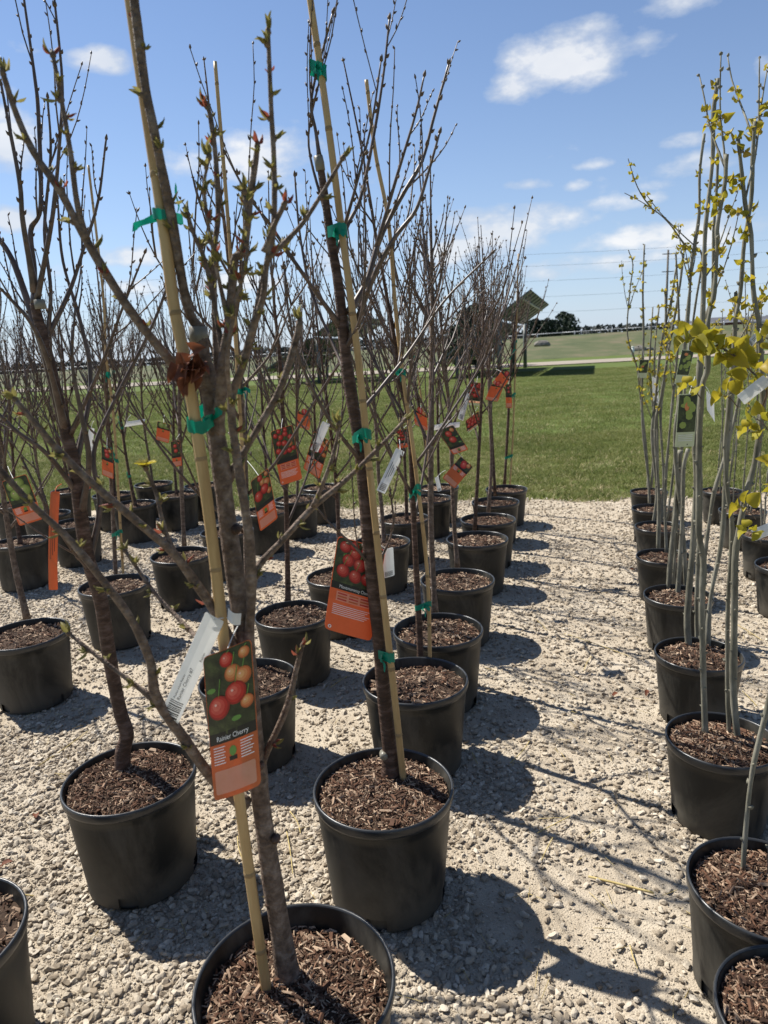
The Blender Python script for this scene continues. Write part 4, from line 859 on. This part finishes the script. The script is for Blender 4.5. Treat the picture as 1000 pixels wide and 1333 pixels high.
# overhanging twig with large leaves on the leaning plant
r = random.Random(9)
rt, bb, _ = S2R
P = spline(pxp([(993, 530, 0), (998, 506, -.04), (976, 481, -.07), (953, 461, -.08), (937, 452, -.08), (916, 446, -.09), (896, 436, -.1)], bb[1]), 5); mb = MB(); R2 = np.linspace(.0034, .0018, len(P)); tube(mb, P, R2, 6); tw = mb.build('twig', m_whip, rt, bb)
for i in np.linspace(6, len(P)-1, 9).astype(int):
    o = link('leaf_spray', r.choice(BIG), tw); orient(o, P[i]-bb, nrm(np.array([r.gauss(0, .6), -.5, r.uniform(-.9, .5)])), r.uniform(.75, 1.0), r)
for px, py, dy in ((975, 560, -.05), (985, 545, -.05), (897, 503, 0.0), (975, 690, -.05), (968, 660, -.05), (998, 440, -.05), (945, 515, -.04)):
    c = at(px, py, bb[1]+dy); q = at(px+16, py+16, bb[1]+dy*.3); mb = MB(); tube(mb, spline([q, (q+c)/2+(0, 0, .005), c], 3), .0016, 5); tw = mb.build('twig', m_whip, rt, bb)
    o = link('leaf_spray', r.choice(BIG), tw); orient(o, c-bb, nrm(np.array([-.3, -.6, .2])), .8, r)

# ================================================================ HANGING TAGS
m_or = mat('tag_orange', (.64, .185, .062), .45, (.70, .21, .075), scale=30, trans=.42, spec=.4)
m_pale = mat('tag_pale_panel', (.82, .47, .30), .5, (.86, .53, .37), scale=30, trans=.5)
m_ph = mat('tag_photo_dark', (.012, .014, .009), .4, (.035, .042, .018), scale=45, col3=(.075, .095, .03), spec=.4)
m_blk = mat('tag_black', (.012, .012, .012), .4, spec=.4)
m_ch = mat('print_cherry', (.70, .16, .11), .35, (.50, .022, .018), scale=60, col3=(.16, .006, .008), tint=True, spec=.4)
m_ch2 = mat('print_cherry_orange', (.72, .42, .17), .35, (.58, .16, .05), scale=60, col3=(.26, .05, .015), tint=True, spec=.4)
m_hl = mat('print_highlight', (.80, .50, .42), .4)
m_fru = mat('print_green_fruit', (.38, .44, .14), .4, (.25, .31, .07), scale=60, col3=(.07, .10, .02), tint=True)
m_lf = mat('print_leaf', (.12, .26, .05), .5, (.16, .30, .07), scale=50)
m_wh = mat('tag_white', (.78, .78, .76), .45, (.84, .84, .82), scale=20, trans=.45)
m_cream = mat('tag_cream', (.55, .58, .38), .5, (.62, .64, .45), scale=20, trans=.25)
m_txt = mat('print_text', (.85, .82, .78), .5); m_tdk = mat('print_text_dark', (.03, .03, .03), .5)
TEXTC = {}
def text_pts(s):
    if s not in TEXTC:
        cu = bpy.data.curves.new('lettering', 'FONT'); cu.body = s; cu.size = 1; cu.resolution_u = 2; ob = bpy.data.objects.new('lettering', cu); C.objects.link(ob); bpy.context.view_layer.update()
        me = bpy.data.meshes.new_from_object(ob.evaluated_get(bpy.context.evaluated_depsgraph_get())); V = np.array([v.co[:] for v in me.vertices]); F = [tuple(p.vertices) for p in me.polygons]
        bpy.data.objects.remove(ob); bpy.data.curves.remove(cu); bpy.data.meshes.remove(me); V[:, 0] -= V[:, 0].min(); TEXTC[s] = (V, F)
    return TEXTC[s]
class Sheet:
    """a thin bent sheet given by three corners; prints lie on it in real size (metres from its top left corner)"""
    def __init__(s, TL, TR, BL, bend=.004, curl=.0):
        s.o = np.asarray(TL, float); s.W = np.linalg.norm(TR-TL); s.u = nrm(TR-TL); v = np.asarray(BL)-s.o; v = v-s.u*(v @ s.u)*.0; s.H = np.linalg.norm(v); s.v = nrm(v); s.n = nrm(np.cross(s.u, s.v)); s.bend, s.curl = bend, curl
        if s.n @ (CAM-s.o) < 0: s.n = -s.n
    def p(s, x, y, off=0): return s.o+s.u*x+s.v*y+s.n*(off+s.bend*math.sin(math.pi*min(max(x/s.W, 0), 1))+s.curl*(y/s.H)**2)
    def rect(s, mb, x0, x1, y0, y1, off, m, nx=4, ny=6, round_=0):
        V = []; ys = [y0+(y1-y0)*j/ny for j in range(ny+1)]
        if round_: ys = sorted(set(ys+[y0+round_*q for q in (.15, .4, 1)]+[y1-round_*q for q in (.15, .4, 1)]))
        for y in ys:
            e = min(y-y0, y1-y, round_) if round_ else 0; ins = round_-math.sqrt(max(0, round_**2-(round_-e)**2)) if round_ else 0
            V += [s.p(x0+ins+(x1-x0-2*ins)*i/nx, y, off) for i in range(nx+1)]
        k = nx+1; F = [(j*k+i, j*k+i+1, j*k+k+i+1, j*k+k+i) for j in range(len(ys)-1) for i in range(nx)]; mb.add(V, F, m); return k, len(ys)
    def slab(s, mb, t, m, round_, nx=4, ny=10):
        b0 = mb.n; k, n = s.rect(mb, 0, s.W, 0, s.H, 0, m, nx, ny, round_); b1 = mb.n; s.rect(mb, 0, s.W, 0, s.H, -t, m, nx, ny, round_)
        loop = [i for i in range(k)]+[j*k+k-1 for j in range(1, n)]+[(n-1)*k+i for i in range(k-2, -1, -1)]+[j*k for j in range(n-2, 0, -1)]
        L = len(loop); mb.f += [(b0+loop[i], b0+loop[(i+1) % L], b1+loop[(i+1) % L], b1+loop[i]) for i in range(L)]; mb.m += [m]*L
    def disc(s, mb, x, y, rx, off, m, ry=None, n=20):
        ry = ry or rx; V = [s.p(x, y, off)]+[s.p(x+rx*math.cos(a), y+ry*math.sin(a), off) for a in np.arange(n)*6.28318/n]; mb.add(V, [(0, 1+i, 1+(i+1) % n) for i in range(n)], m)
    def fruit(s, mb, x, y, R, off, m, n=20):
        for fx, fy, k, t, o in ((0, 0, 1.0, 1.0, 0), (-.05, -.05, .86, .72, .00002), (-.12, -.12, .66, .48, .00004), (-.2, -.2, .40, .22, .00006)):
            V = [s.p(x+R*fx, y+R*fy, off+o)]+[s.p(x+R*fx+R*k*math.cos(a), y+R*fy+R*k*math.sin(a), off+o) for a in np.arange(n)*6.28318/n]; mb.add(V, [(0, 1+i, 1+(i+1) % n) for i in range(n)], m, t)
    def text(s, mb, t, x, y, h, off, m, maxw=None):
        V, F = text_pts(t); k = h/.72; w = V[:, 0].max()*k; kx = k*(min(1, maxw/w) if maxw else 1); mb.add([s.p(x+q[0]*kx, y-q[1]*k, off) for q in V], F, m)
def wire(o, P, r=.0011, m=None, name='strap'):
    mb = MB(); tube(mb, spline(P, 4), r, 5); return mb.build(name, m or m_wh, o)
def fruit_tag(TL, TR, BL, anchor, label, kind, title=None, bend=.005, split=.56, curl=0, detail=True):
    sh = Sheet(np.asarray(TL), np.asarray(TR), np.asarray(BL), bend, curl); W, H = sh.W, sh.H; mb = MB(); sh.slab(mb, .0011, 0, min(W, H)*.09)
    o = mb.build('plant_tag', m_or, smooth=False); pic = MB(); M_ = [m_ph, m_blk, m_or, m_pale, m_ch, m_ch2, m_hl, m_fru, m_lf, m_txt]
    e = W*.012; sh.rect(pic, e, W-e, e, H*split, .0006, 0, 5, 6, W*.085); sh.rect(pic, e, W-e, H*split*.96, H*(split+.055), .0009, 1)
    r = random.Random(hash_(label))
    if kind == 'pair':
        F_ = [(.60, .32, .16, 5), (.80, .40, .17, 5), (.50, .13, .14, 4), (.85, .12, .11, 5), (.85, .74, .13, 5), (.28, .70, .23, 4), (.64, .58, .215, 4)]
    elif kind == 'green': F_ = [(.3, .3, .2, 7), (.62, .25, .2, 7), (.75, .58, .22, 7), (.35, .66, .22, 7)]
    elif kind == 'dark': F_ = [(.45, .35, .2, 4), (.5, .68, .22, 4), (.75, .2, .14, 5)]
    else: F_ = [(.18, .20, .12, 4), (.40, .30, .13, 4), (.62, .22, .13, 4), (.82, .36, .12, 4), (.28, .48, .13, 4), (.52, .52, .14, 4), (.76, .58, .13, 5), (.20, .74, .14, 4), (.46, .80, .14, 4), (.70, .80, .13, 4), (.88, .76, .11, 4), (.66, .06, .10, 4), (.36, .08, .10, 4)]
    hh = H*split*.94
    for i, (x, y, rr, mm) in enumerate(F_):
        R_ = rr*W*(1 if kind != 'many' else .95); x = min(max(x*W, R_+e), W-R_-e); y = min(max(y*hh, R_+e), hh-R_*.9)
        if detail and kind != 'green':
            a, b_2 = sh.p(x, y-R_*.8, .0009+.00008*i), sh.p(min(W*.9, x+W*.06), max(e*3, y-R_*2.3), .0009+.00008*i); tube(pic, [a, b_2], W*.008, 4, 8)
        sh.fruit(pic, x, y, R_, .0012+.00012*i, mm); sh.disc(pic, x-R_*.3, y-R_*.3, R_*.11, .0013+.00012*i, 6, n=8)
    for k in range(4): sh.disc(pic, W*r.uniform(.12, .85), hh*r.uniform(.08, .92), W*.10, .00075, 8 if k % 2 else 0, W*.05, 9)
    y0 = H*(split+.075)
    if kind == 'many':
        sh.rect(pic, W*.14, W*.86, y0, y0+H*.10, .0007, 3); 
        for j in range(3):
            for i in range(3): sh.rect(pic, W*(.17+.235*i), W*(.36+.235*i), y0+H*(.012+.030*j), y0+H*(.028+.030*j), .0010, 2 if (i+j) % 2 else 4, 1, 1)
        ty, n_ = y0+H*.14, 6
        sh.disc(pic, W*.10, H*.955, W*.035, .0009, 9); sh.disc(pic, W*.10, H*.955, W*.020, .0011, 2)
    else:
        sh.rect(pic, W*.07, W*.93, H*.80, H*.965, .0007, 3, 3, 3, W*.04); sh.disc(pic, W*.5, y0+H*.05, W*.075, .0009, 8, H*.035); sh.rect(pic, W*.42, W*.58, y0+H*.085, y0+H*.115, .0008, 1, 1, 1); ty, n_ = y0, 0
    if detail:
        if n_:
            for j in range(n_): sh.rect(pic, W*.10, W*(.88-.05*(j % 3)), ty+H*.020*j, ty+H*.020*j+H*.006, .0008, 9, 3, 1)
        else:
            for j in range(7):
                sh.rect(pic, W*.08, W*(.34-.03*(j % 2)), ty+H*.019*j, ty+H*.019*j+H*.006, .0008, 9, 2, 1); sh.rect(pic, W*.66, W*(.92-.03*(j % 3)), ty+H*.019*j, ty+H*.019*j+H*.006, .0008, 9, 2, 1)
    pic.build('printed_picture', M_, o, smooth=False, tint=True)
    if title: l = MB(); sh.text(l, title, W*.18, H*(split+.035), H*.036, .0016, 0, W*.66); l.build('lettering', m_txt, o, smooth=False)
    top = sh.p(W*.5, H*.03, .001); wire(o, [top, (top+anchor)/2+np.array([0, -.004, .004]), anchor]); tagp(o, label, 'plant tag', 'printed fruit tags on the cherry trees'); return o
def hash_(s): return sum(ord(c)*(i+3) for i, c in enumerate(s)) % 9973
def strip_tag(TL, TR, BL, anchor, label, lines=True, name='barcode_tag', words=None, bend=.003, curl=.006, m=None, group='white barcode strips on the trees', bars=True):
    """a white paper strip, printed along its length"""
    sh = Sheet(np.asarray(TL), np.asarray(TR), np.asarray(BL), bend, curl); W, H = sh.W, sh.H; mb = MB(); sh.slab(mb, .0006, 0, min(W*.1, .004), 3, 8); o = mb.build(name, m or m_wh, smooth=False)
    pr = MB()
    if bars:
        r = random.Random(4); y = H*.86 if H > W else 0; x = W*.10
        y = H*.80
        while y < H*.95 and H > W:
            w = H*r.choice((.007, .011, .016)); sh.rect(pr, W*.16, W*.84, y, y+w, .0005, 0, 2, 1); y += w+H*r.choice((.006, .009, .012))
    if lines:
        for k in range(3): sh.rect(pr, W*(.28+.2*k), W*(.33+.2*k), H*(.30+.05*k), H*(.68-.04*k), .0005, 0, 1, 3)
    if pr.n: pr.build('printing', m_tdk, o, smooth=False)
    top = sh.p(W*.5, H*.02, .0005); wire(o, [top, (top+anchor)/2+np.array([0, -.006, .006]), anchor], .0013, m or m_wh); tagp(o, label, 'tag', group); return o
A = lambda px, py, Y, d=0: at(px, py, Y+d)
# the large tag and its barcode strip on the stout tree
YT = Y0-.055
fruit_tag(A(264, 856, YT), A(327, 831, YT-.01), A(279, 1043, YT-.015), nearest(T0P, A(300, 815, Y0)[2]), 'large tag showing two red cherries, hung on the stout trunk with the thick cane', 'pair', 'Rainier Cherry', .006, .56)
sh_o = strip_tag(A(268, 796, YT-.004), A(292, 809, YT+.004), A(207, 932, YT-.01), nearest(T0P, A(300, 800, Y0)[2]), 'white barcode strip slanting beside the large two-cherry tag', False, curl=.004)
sh = Sheet(A(268, 796, YT-.004), A(292, 809, YT+.004), A(207, 932, YT-.01), .003, .004); l = MB()
def vtext(sh, mb, t, x, y0, h, off, maxl):
    V, F = text_pts(t); k = h/.72; L = V[:, 0].max()*k; kx = k*min(1, maxl/L); mb.add([sh.p(x-q[1]*k, y0-q[0]*kx, off) for q in V], F)
vtext(sh, l, 'Rainier Cherry #7', sh.W*.58, sh.H*.78, sh.W*.17, .0007, sh.H*.5); vtext(sh, l, 'Prunus avium Rainier', sh.W*.34, sh.H*.78, sh.W*.11, .0007, sh.H*.5); vtext(sh, l, 'Rainier', sh.W*.80, sh.H*.40, sh.W*.13, .0007, sh.H*.2)
l.build('lettering', m_tdk, sh_o, smooth=False)
mb = MB(); q0 = A(296, 806, YT+.0); s2 = Sheet(q0, q0+np.array([.022, 0, -.012]), q0+np.array([.004, -.002, .022]), .010, 0); s2.slab(mb, .0006, 0, .001, 5, 3); mb.build('strip_loop', m_wh, sh_o, smooth=False)
# the tag with many cherries on the red-barked tree
YM = Y1+.03
fruit_tag(A(440, 697, YM), A(502, 716, YM+.02), A(422, 818, YM-.03), nearest(T1P, A(470, 690, Y1)[2]), 'orange tag printed with a bunch of ten cherries, below the red-barked tree fork', 'many', 'Montmorency Cherry', .005, .49)
strip_tag(A(497, 716, Y1+.06), A(512, 712, Y1+.06), A(499, 752, Y1+.06), nearest(T1P, A(486, 705, Y1)[2]), 'short white barcode strip behind the thin cane of the red-barked tree', False)
strip_tag(A(516, 583, 2.3), A(527, 588, 2.3), A(490, 638, 2.28), A(520, 572, 2.45), 'white barcode strip slanting between the thin cane and the dark caned tree')
# tags further back, each on its tree
def yrow(px, py): return gp(px, py, .36)[1]
YL3, YP4, YP6, YP8, YL4 = yrow(382, 798), yrow(595, 752), yrow(635, 675), yrow(659, 636), yrow(443, 748)
fruit_tag(A(326, 627, 2.35), A(349, 609, 2.35), A(339, 692, 2.35), A(322, 600, 2.58), 'small tag of two cherries hanging behind the stout tree fork', 'pair', None, .003)
fruit_tag(A(352, 562, YL3-.1), A(380, 553, YL3-.1), A(366, 632, YL3-.1), A(368, 545, YL3), 'tag packed with small cherries on the reddish straight tree', 'many', None, .003)
fruit_tag(A(409, 561, YL4-.05), A(430, 575, YL4-.05), A(395, 610, YL4-.05), A(425, 552, YL4-.02), 'tilted cherry tag with a pale panel beside the tag packed with small cherries', 'pair', None, .003)
strip_tag(A(420, 548, YL4-.08), A(430, 552, YL4-.08), A(404, 585, YL4-.08), A(428, 545, YL4-.02), 'white barcode strip crossing a tilted cherry tag', False)
fruit_tag(A(2, 627, 2.6), A(34, 617, 2.6), A(25, 685, 2.6), A(10, 607, 3.0), 'tag of round green fruit on the pale-barked leaning tree', 'green', None, .003)
mb_o = strip_tag(A(66, 640, 1.9), A(78, 640, 1.9), A(57, 770, 1.85), A(80, 630, 1.94), 'long narrow orange tag hanging edge-on beside the leaning dark tree', True, 'plant_tag', None, .002, -.03, m_or, None, False)
fruit_tag(A(600, 594, YP4-.1), A(616, 608, YP4-.12), A(576, 622, YP4-.1), A(592, 586, YP4), 'sunlit orange tag with a pale panel on the grey-barked tree', 'dark', None, .003, .30)
fruit_tag(A(570, 560, YP4-.02), A(590, 553, YP4-.02), A(590, 592, YP4-.02), A(584, 545, YP4), 'dark tag with two red fruits above the sunlit orange tag', 'dark', None, .003, .75)
strip_tag(A(566, 622, YP4-.12), A(571, 620, YP4-.12), A(570, 640, YP4-.12), A(580, 612, YP4-.03), 'tiny white strip under the sunlit orange tag', False)
strip_tag(A(565, 560, YP4+.1), A(566, 553, YP4+.1), A(598, 556, YP4+.1), A(585, 548, YP4), 'white strip lying level above the dark two-fruit tag', False, bars=False)
fruit_tag(A(610, 497, YP6-.1), A(631, 499, YP6-.1), A(608, 520, YP6-.1), A(622, 490, YP6), 'small square cherry print tag on a slim tree near the grass', 'many', None, .002, .97)
strip_tag(A(605, 510, YP6-.12), A(612, 513, YP6-.12), A(596, 545, YP6-.12), A(612, 500, YP6-.05), 'white barcode strip hanging from the small square cherry print tag')
fruit_tag(A(640, 500, YP6-.02), A(656, 503, YP6-.02), A(632, 520, YP6-.02), A(640, 490, YP6), 'plain orange tag next to the small square cherry print tag', 'dark', None, .002, .05, detail=False)
fruit_tag(A(654, 482, YP6+.1), A(664, 494, YP6+.1), A(641, 498, YP6+.1), A(645, 480, YP6+.2), 'tilted brownish orange tag above the plain orange tag', 'dark', None, .002, .08, detail=False)
fruit_tag(A(606, 548, YP6-.2), A(623, 535, YP6-.2), A(608, 562, YP6-.2), A(622, 530, YP6-.1), 'slanting dark red cherry tag below the white strip near the grass', 'many', None, .002, .9)
fruit_tag(A(658, 500, YP8), A(666, 500, YP8), A(659, 531, YP8), A(664, 490, YP8+.1), 'narrow red and orange tag on the caned tree by the grass', 'dark', None, .002, .5, detail=False)
fruit_tag(A(516, 560, 3.4), A(530, 558, 3.4), A(518, 584, 3.4), A(535, 550, 3.4), 'little red cherry tag between the dark caned tree and the thin cane', 'many', None, .002, .7, detail=False)
fruit_tag(A(539, 532, 4.4), A(556, 541, 4.4), A(540, 552, 4.4), A(548, 525, 4.4), 'orange tag beside a green tie behind the dark caned tree', 'dark', None, .002, .1, detail=False)
fruit_tag(A(205, 548, 4.4), A(222, 553, 4.4), A(203, 572, 4.4), A(214, 540, 4.5), 'dark topped orange tag behind the thick cane', 'green', None, .002, .3, detail=False)
fruit_tag(A(222, 575, 4.5), A(234, 573, 4.5), A(225, 608, 4.5), A(234, 565, 4.5), 'dull purple tag on the thin grey tree', 'dark', None, .002, .6, detail=False)
fruit_tag(A(388, 535, 5.6), A(405, 540, 5.6), A(386, 555, 5.6), A(396, 528, 5.6), 'small orange tag far back above the tag packed with small cherries', 'dark', None, .002, .1, detail=False)
fruit_tag(A(132, 580, 3.9), A(147, 586, 3.9), A(133, 618, 3.9), A(140, 570, 3.9), 'folded pink and orange tag on the cut-back tree', 'dark', None, .002, .4, detail=False)
strip_tag(A(162, 556, 4.6), A(165, 549, 4.6), A(187, 552, 4.6), A(170, 540, 4.6), 'white strip lying level among far twigs by the cut-back tree', False, bars=False)
strip_tag(A(116, 556, 4.2), A(123, 558, 4.2), A(113, 585, 4.2), A(122, 548, 4.2), 'white strip hanging beside the folded pink tag', False)
strip_tag(A(88, 618, 2.1), A(102, 613, 2.1), A(112, 638, 2.1), A(97, 606, 1.96), 'short orange ribbon tag wrapped across the leaning dark trunk', False, 'plant_tag', None, .004, .01, m_or, None, False)
# pale tags of the shade trees
def leaf_tag(TL, TR, BL, anchor, label, detail=True):
    sh = Sheet(np.asarray(TL), np.asarray(TR), np.asarray(BL), .002, 0); W, H = sh.W, sh.H; mb = MB(); sh.slab(mb, .0008, 0, W*.04); o = mb.build('plant_tag', m_cream, smooth=False); pic = MB(); r = random.Random(hash_(label))
    sh.rect(pic, W*.03, W*.97, H*.02, H*.72, .0005, 0, 4, 4)
    for k in range(9): sh.disc(pic, W*r.uniform(.2, .8), H*r.uniform(.12, .6), W*r.uniform(.12, .2), .0008+.00006*k, 1 if k != 4 else 2, H*r.uniform(.04, .09), 7)
    if detail:
        for j in range(4): sh.rect(pic, W*.12, W*.88, H*(.77+.035*j), H*(.785+.035*j), .0006, 3, 2, 1)
        sh.disc(pic, W*.62, H*.955, W*.035, .0006, 4, H*.012)
    pic.build('printed_picture', [m_ph, m_fru, m_ch2, m_wh, m_blk], o, smooth=False, tint=True); top = sh.p(W*.5, H*.02, .001); wire(o, [top, (top+anchor)/2, anchor]); tagp(o, label, 'plant tag', 'pale leaf tags on the shade trees')
YS2, YS4, YS7, YS3 = bb[1], gp(883, 773, .3)[1], gp(850, 660, .3)[1], gp(910, 850, .3)[1]
leaf_tag(A(884, 513, YS3-.08), A(909, 512, YS3-.08), A(879, 582, YS3-.08), A(905, 490, YS3), 'pale green leaf tag hung on the tall shade tree stems')
leaf_tag(A(888, 455, YS4), A(904, 456, YS4), A(878, 500, YS4), A(896, 445, YS4), 'pale tag with a dark photo higher on the shade tree stems', False)
leaf_tag(A(833, 468, YS7), A(845, 468, YS7), A(830, 492, YS7), A(837, 455, YS7), 'small pale leaf tag on the thin far stems', False)
strip_tag(A(849, 490, YS7-.2), A(857, 494, YS7-.2), A(850, 522, YS7-.2), A(858, 478, YS7-.2), 'small folded white tag on the slim far stems', False)
strip_tag(A(920, 508, YS3), A(930, 524, YS3), A(920, 534, YS3), A(915, 500, YS3), 'white triangular paper tag beside the pale green leaf tag', False, bars=False)
strip_tag(A(994, 488, YS2-.1), A(1004, 500, YS2-.1), A(958, 515, YS2-.1), A(993, 480, YS2), 'broad white tag under the overhanging yellow leaves', False, bars=False)
strip_tag(A(985, 432, YS2), A(990, 440, YS2), A(972, 444, YS2), A(990, 428, YS2), 'narrow white barcode strip on the forked grey stems', True)
strip_tag(A(1012, 676, YS2-.05), A(1018, 690, YS2-.05), A(976, 690, YS2-.05), A(1005, 672, YS2), 'white barcode tag among yellow leaves low on the forked stems', False)

# ================================================================ LITTER ON THE GRAVEL
m_straw = mat('straw', (.42, .32, .12), .7, (.56, .45, .20), scale=30, trans=.15)
r = random.Random(31)
def straw(p0, p1, label, rr=.0022):
    a, b = gp(*p0), gp(*p1); P = np.array([a, (a+b)/2+rv(r)*.008, b]); P[:, 2] = gz(P[:, 0], P[:, 1])+.011; mb = MB(); tube(mb, spline(P, 3), rr, 5)
    tagp(mb.build('straw_stalk', m_straw), label, 'straw', 'straw stalks lying on the gravel')
G = 'dry yellow straw stalk lying on the gravel'
straw((766, 1149), (850, 1172), 'thickest straw stalk, flat on the gravel of the aisle', .0036)
for q in (((378, 1063), (392, 1092)), ((374, 1090), (382, 1146)), ((50, 1003), (115, 957)), ((700, 1092), (742, 1070)), ((735, 830), (820, 860)), ((664, 1000), (690, 970)), ((966, 905), (985, 925)), ((705, 1128), (720, 1098)), ((760, 880), (770, 860)), ((430, 900), (452, 885)), ((310, 1096), (318, 1130)), ((698, 812), (712, 826)), ((900, 932), (926, 946)), ((20, 1166), (45, 1172)), ((960, 818), (992, 838)), ((820, 1240), (830, 1270)), ((615, 985), (622, 1000)), ((180, 900), (205, 890))): straw(*q, G, .0017)
mb = MB()
for _ in range(420):
    y = r.uniform(1.0, 7.0); x = r.uniform(-.6, .6)*y; z = float(gz(np.array([x]), np.array([y]))[0]); a = r.random()*6.28; L = r.uniform(.01, .04); d = np.array([math.cos(a), math.sin(a), 0])
    tube(mb, [np.array([x, y, z+.009])-d*L, np.array([x, y, z+.012])+d*L], .0009, 3)
tagp(mb.build('straw_bits', m_straw), 'fine broken straw sprinkled over the gravel', 'straw', kind='stuff')
for px, py in ((18, 1128), (310, 1250), (805, 908), (843, 905), (48, 1072), (820, 745)):
    c = gp(px, py); c[2] = gz(c[:1], c[1:2])[0]+.012; mb = MB(); a = r.random()*6.28; leaf(mb, c, (math.cos(a), math.sin(a), .1), (0, 0, 1), .045, .022, 0, .4, .5); tagp(mb.build('fallen_leaf', m_dead), 'curled brown fallen leaf lying on the gravel', 'leaf', 'fallen leaves on the gravel')
